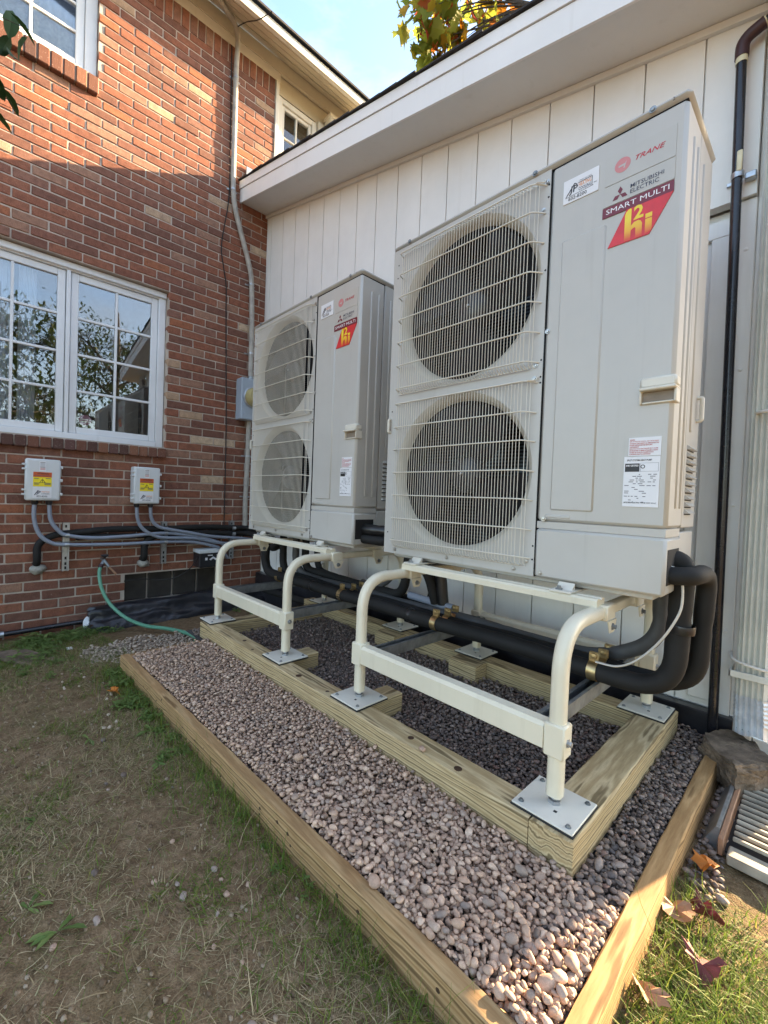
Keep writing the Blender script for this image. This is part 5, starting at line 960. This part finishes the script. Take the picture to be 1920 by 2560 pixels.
# ------------------------------------------------------------------ trees
def tree(name, label, base, top, r0, limbs, leaves, mat, kind, size, droop=.8, group=None):
    t_ = thing(name, label, 'tree', base, group); m = MB(); b = Vector(base); tp_ = Vector(top); rr = random.Random(int(base[0]*97+base[1]*31))
    tr = [b.lerp(tp_, k/6)+Vector((rr.uniform(-.06,.06), rr.uniform(-.06,.06), 0))*(k > 0) for k in range(7)]; m.tube(tr, r0, 10, [1-.11*k for k in range(7)]); m.build('trunk', 'bark', t_)
    V, F = [], []; lm = MB()
    for (p0, p1, n, spread) in limbs:
        p0, p1 = Vector(p0), Vector(p1); mid = p0.lerp(p1, .5)+Vector((0,0,(p1-p0).length*.10)); path = spline([p0, mid, p1], 6); lm.tube(path, .009 if 1 < n < 30 else r0*.28, 6, [1-.93*i/(len(path)-1) for i in range(len(path))])
        for i in range(n):
            k = rr.uniform(.9, 1) if n < 30 else rr.uniform(.35, 1); c = path[min(int(k*(len(path)-1)), len(path)-1)]
            d = Vector((rr.gauss(0,1), rr.gauss(0,1), rr.gauss(0,.8))); d = d*(spread*rr.random()**.4/d.length) if d.length > 0 else d
            q = c+d
            if i % 5 == 0: lm.tube([c, c.lerp(q, .6)+Vector((0,0,.05)), q], .006 if n < 900 else .012, 4)
            for _ in range(leaves):
                p = q+Vector((rr.gauss(0,.07), rr.gauss(0,.07), rr.gauss(0,.07)))*(size/.12); leaf(V, F, kind, p, size*rr.uniform(.7,1.25), rr.uniform(0,6.28), -rr.uniform(.2,1)*droop, rr.uniform(-.8,.8), .2)
    lm.build('limb', 'bark', t_); cr = MB(); cr.v = V; cr.f = F; cr.build('crown', mat, t_, smooth=0, fix=False); return t_
tree('maple_tree', 'maple with yellow green and red autumn leaves behind the addition roof', (5.6, 3.5, -.2), (5.4, 3.2, 5.2), .16,
    [((5.3,3.3,3.6),(1.40,.68,4.50),1,.05),((5.3,3.3,3.8),(2.1,1.2,4.62),1,.05)]+[((2.05+.25*(p_[0] > 1.9), 1.12+.1*(p_[0] > 1.9), 4.60),p_,n_,r_) for p_, n_, r_ in (((1.44,.63,4.56),12,.15),((1.52,.85,4.72),8,.18),((1.66,1.01,4.67),9,.17),((1.79,1.04,4.48),7,.10),((1.49,.81,4.46),9,.12),((1.58,.95,4.42),7,.09),((1.42,.69,4.36),8,.07),((1.30,.59,4.25),7,.06),((1.36,.66,4.24),5,.05),((1.69,1.05,4.80),8,.2),((1.33,.63,4.77),8,.16),((2.21,1.28,4.62),14,.15),((2.35,1.3,4.70),12,.18),((2.12,1.2,4.52),7,.08),((1.34,.50,4.52),9,.11),((1.26,.45,4.62),6,.12),((1.30,.47,4.40),6,.06),((2.30,1.3,4.50),6,.08))]+[((5.4,3.2,4.6),(3.6,1.9,5.7),120,.6),((5.4,3.2,4.8),(5.2,2.0,6.0),120,.8),((5.4,3.2,5.0),(5.4,4.2,6.4),120,.9),((5.4,3.2,4.9),(6.4,3.4,6.2),100,.8)], 2, 'maple_leaf', 'maple', .108, 1.2)
tree('small_tree', 'small tree left of the camera with dark hanging leaves before the brick', (1.35, -3.9, -.2), (1.5, -3.5, 2.6), .06,
    [((1.45,-3.6,1.9),(2.05,-1.95,2.13),24,.06),((1.45,-3.6,1.8),(1.98,-1.955,2.04),18,.05),((1.45,-3.6,1.8),(1.92,-1.965,1.96),12,.04),((1.48,-3.5,2.2),(2.0,-2.6,2.7),40,.35),((1.48,-3.5,2.3),(.9,-3.4,3.1),60,.5),((1.5,-3.5,2.4),(1.8,-4.3,3.2),60,.5)], 2, 'dark_leaf', 'oval', .085, 1.3)
for i, (x, y, h, s) in enumerate(((9.5,-2.0,5.6,1.1),(8.6,-5.2,5.2,1.0),(13.5,1.8,7.0,1.2),(7.2,-8.8,5.6,1.0))):
    L = []
    for k in range(9):
        a = k*2.4; zz = h*(.35+.07*k); L.append(((x,y,zz*.8),(x+1.9*s*math.cos(a),y+1.9*s*math.sin(a),zz),420,.95*s))
    tree('garden_tree', ('tall leafy tree across the lawn behind the photographer', 'leafy tree by the hedge behind the photographer', 'largest tree far across the lawn', 'leafy tree at the garden edge')[i], (x,y,-.25), (x,y,h), .2, L, 1, 'bg_leaf', 'oval', .15, 1.0, 'garden trees seen in the window glass')
bpy.context.view_layer.update()
print('objects', len(bpy.data.objects), 'tris', sum(sum(len(p.vertices)-2 for p in me.polygons) for me in bpy.data.meshes))
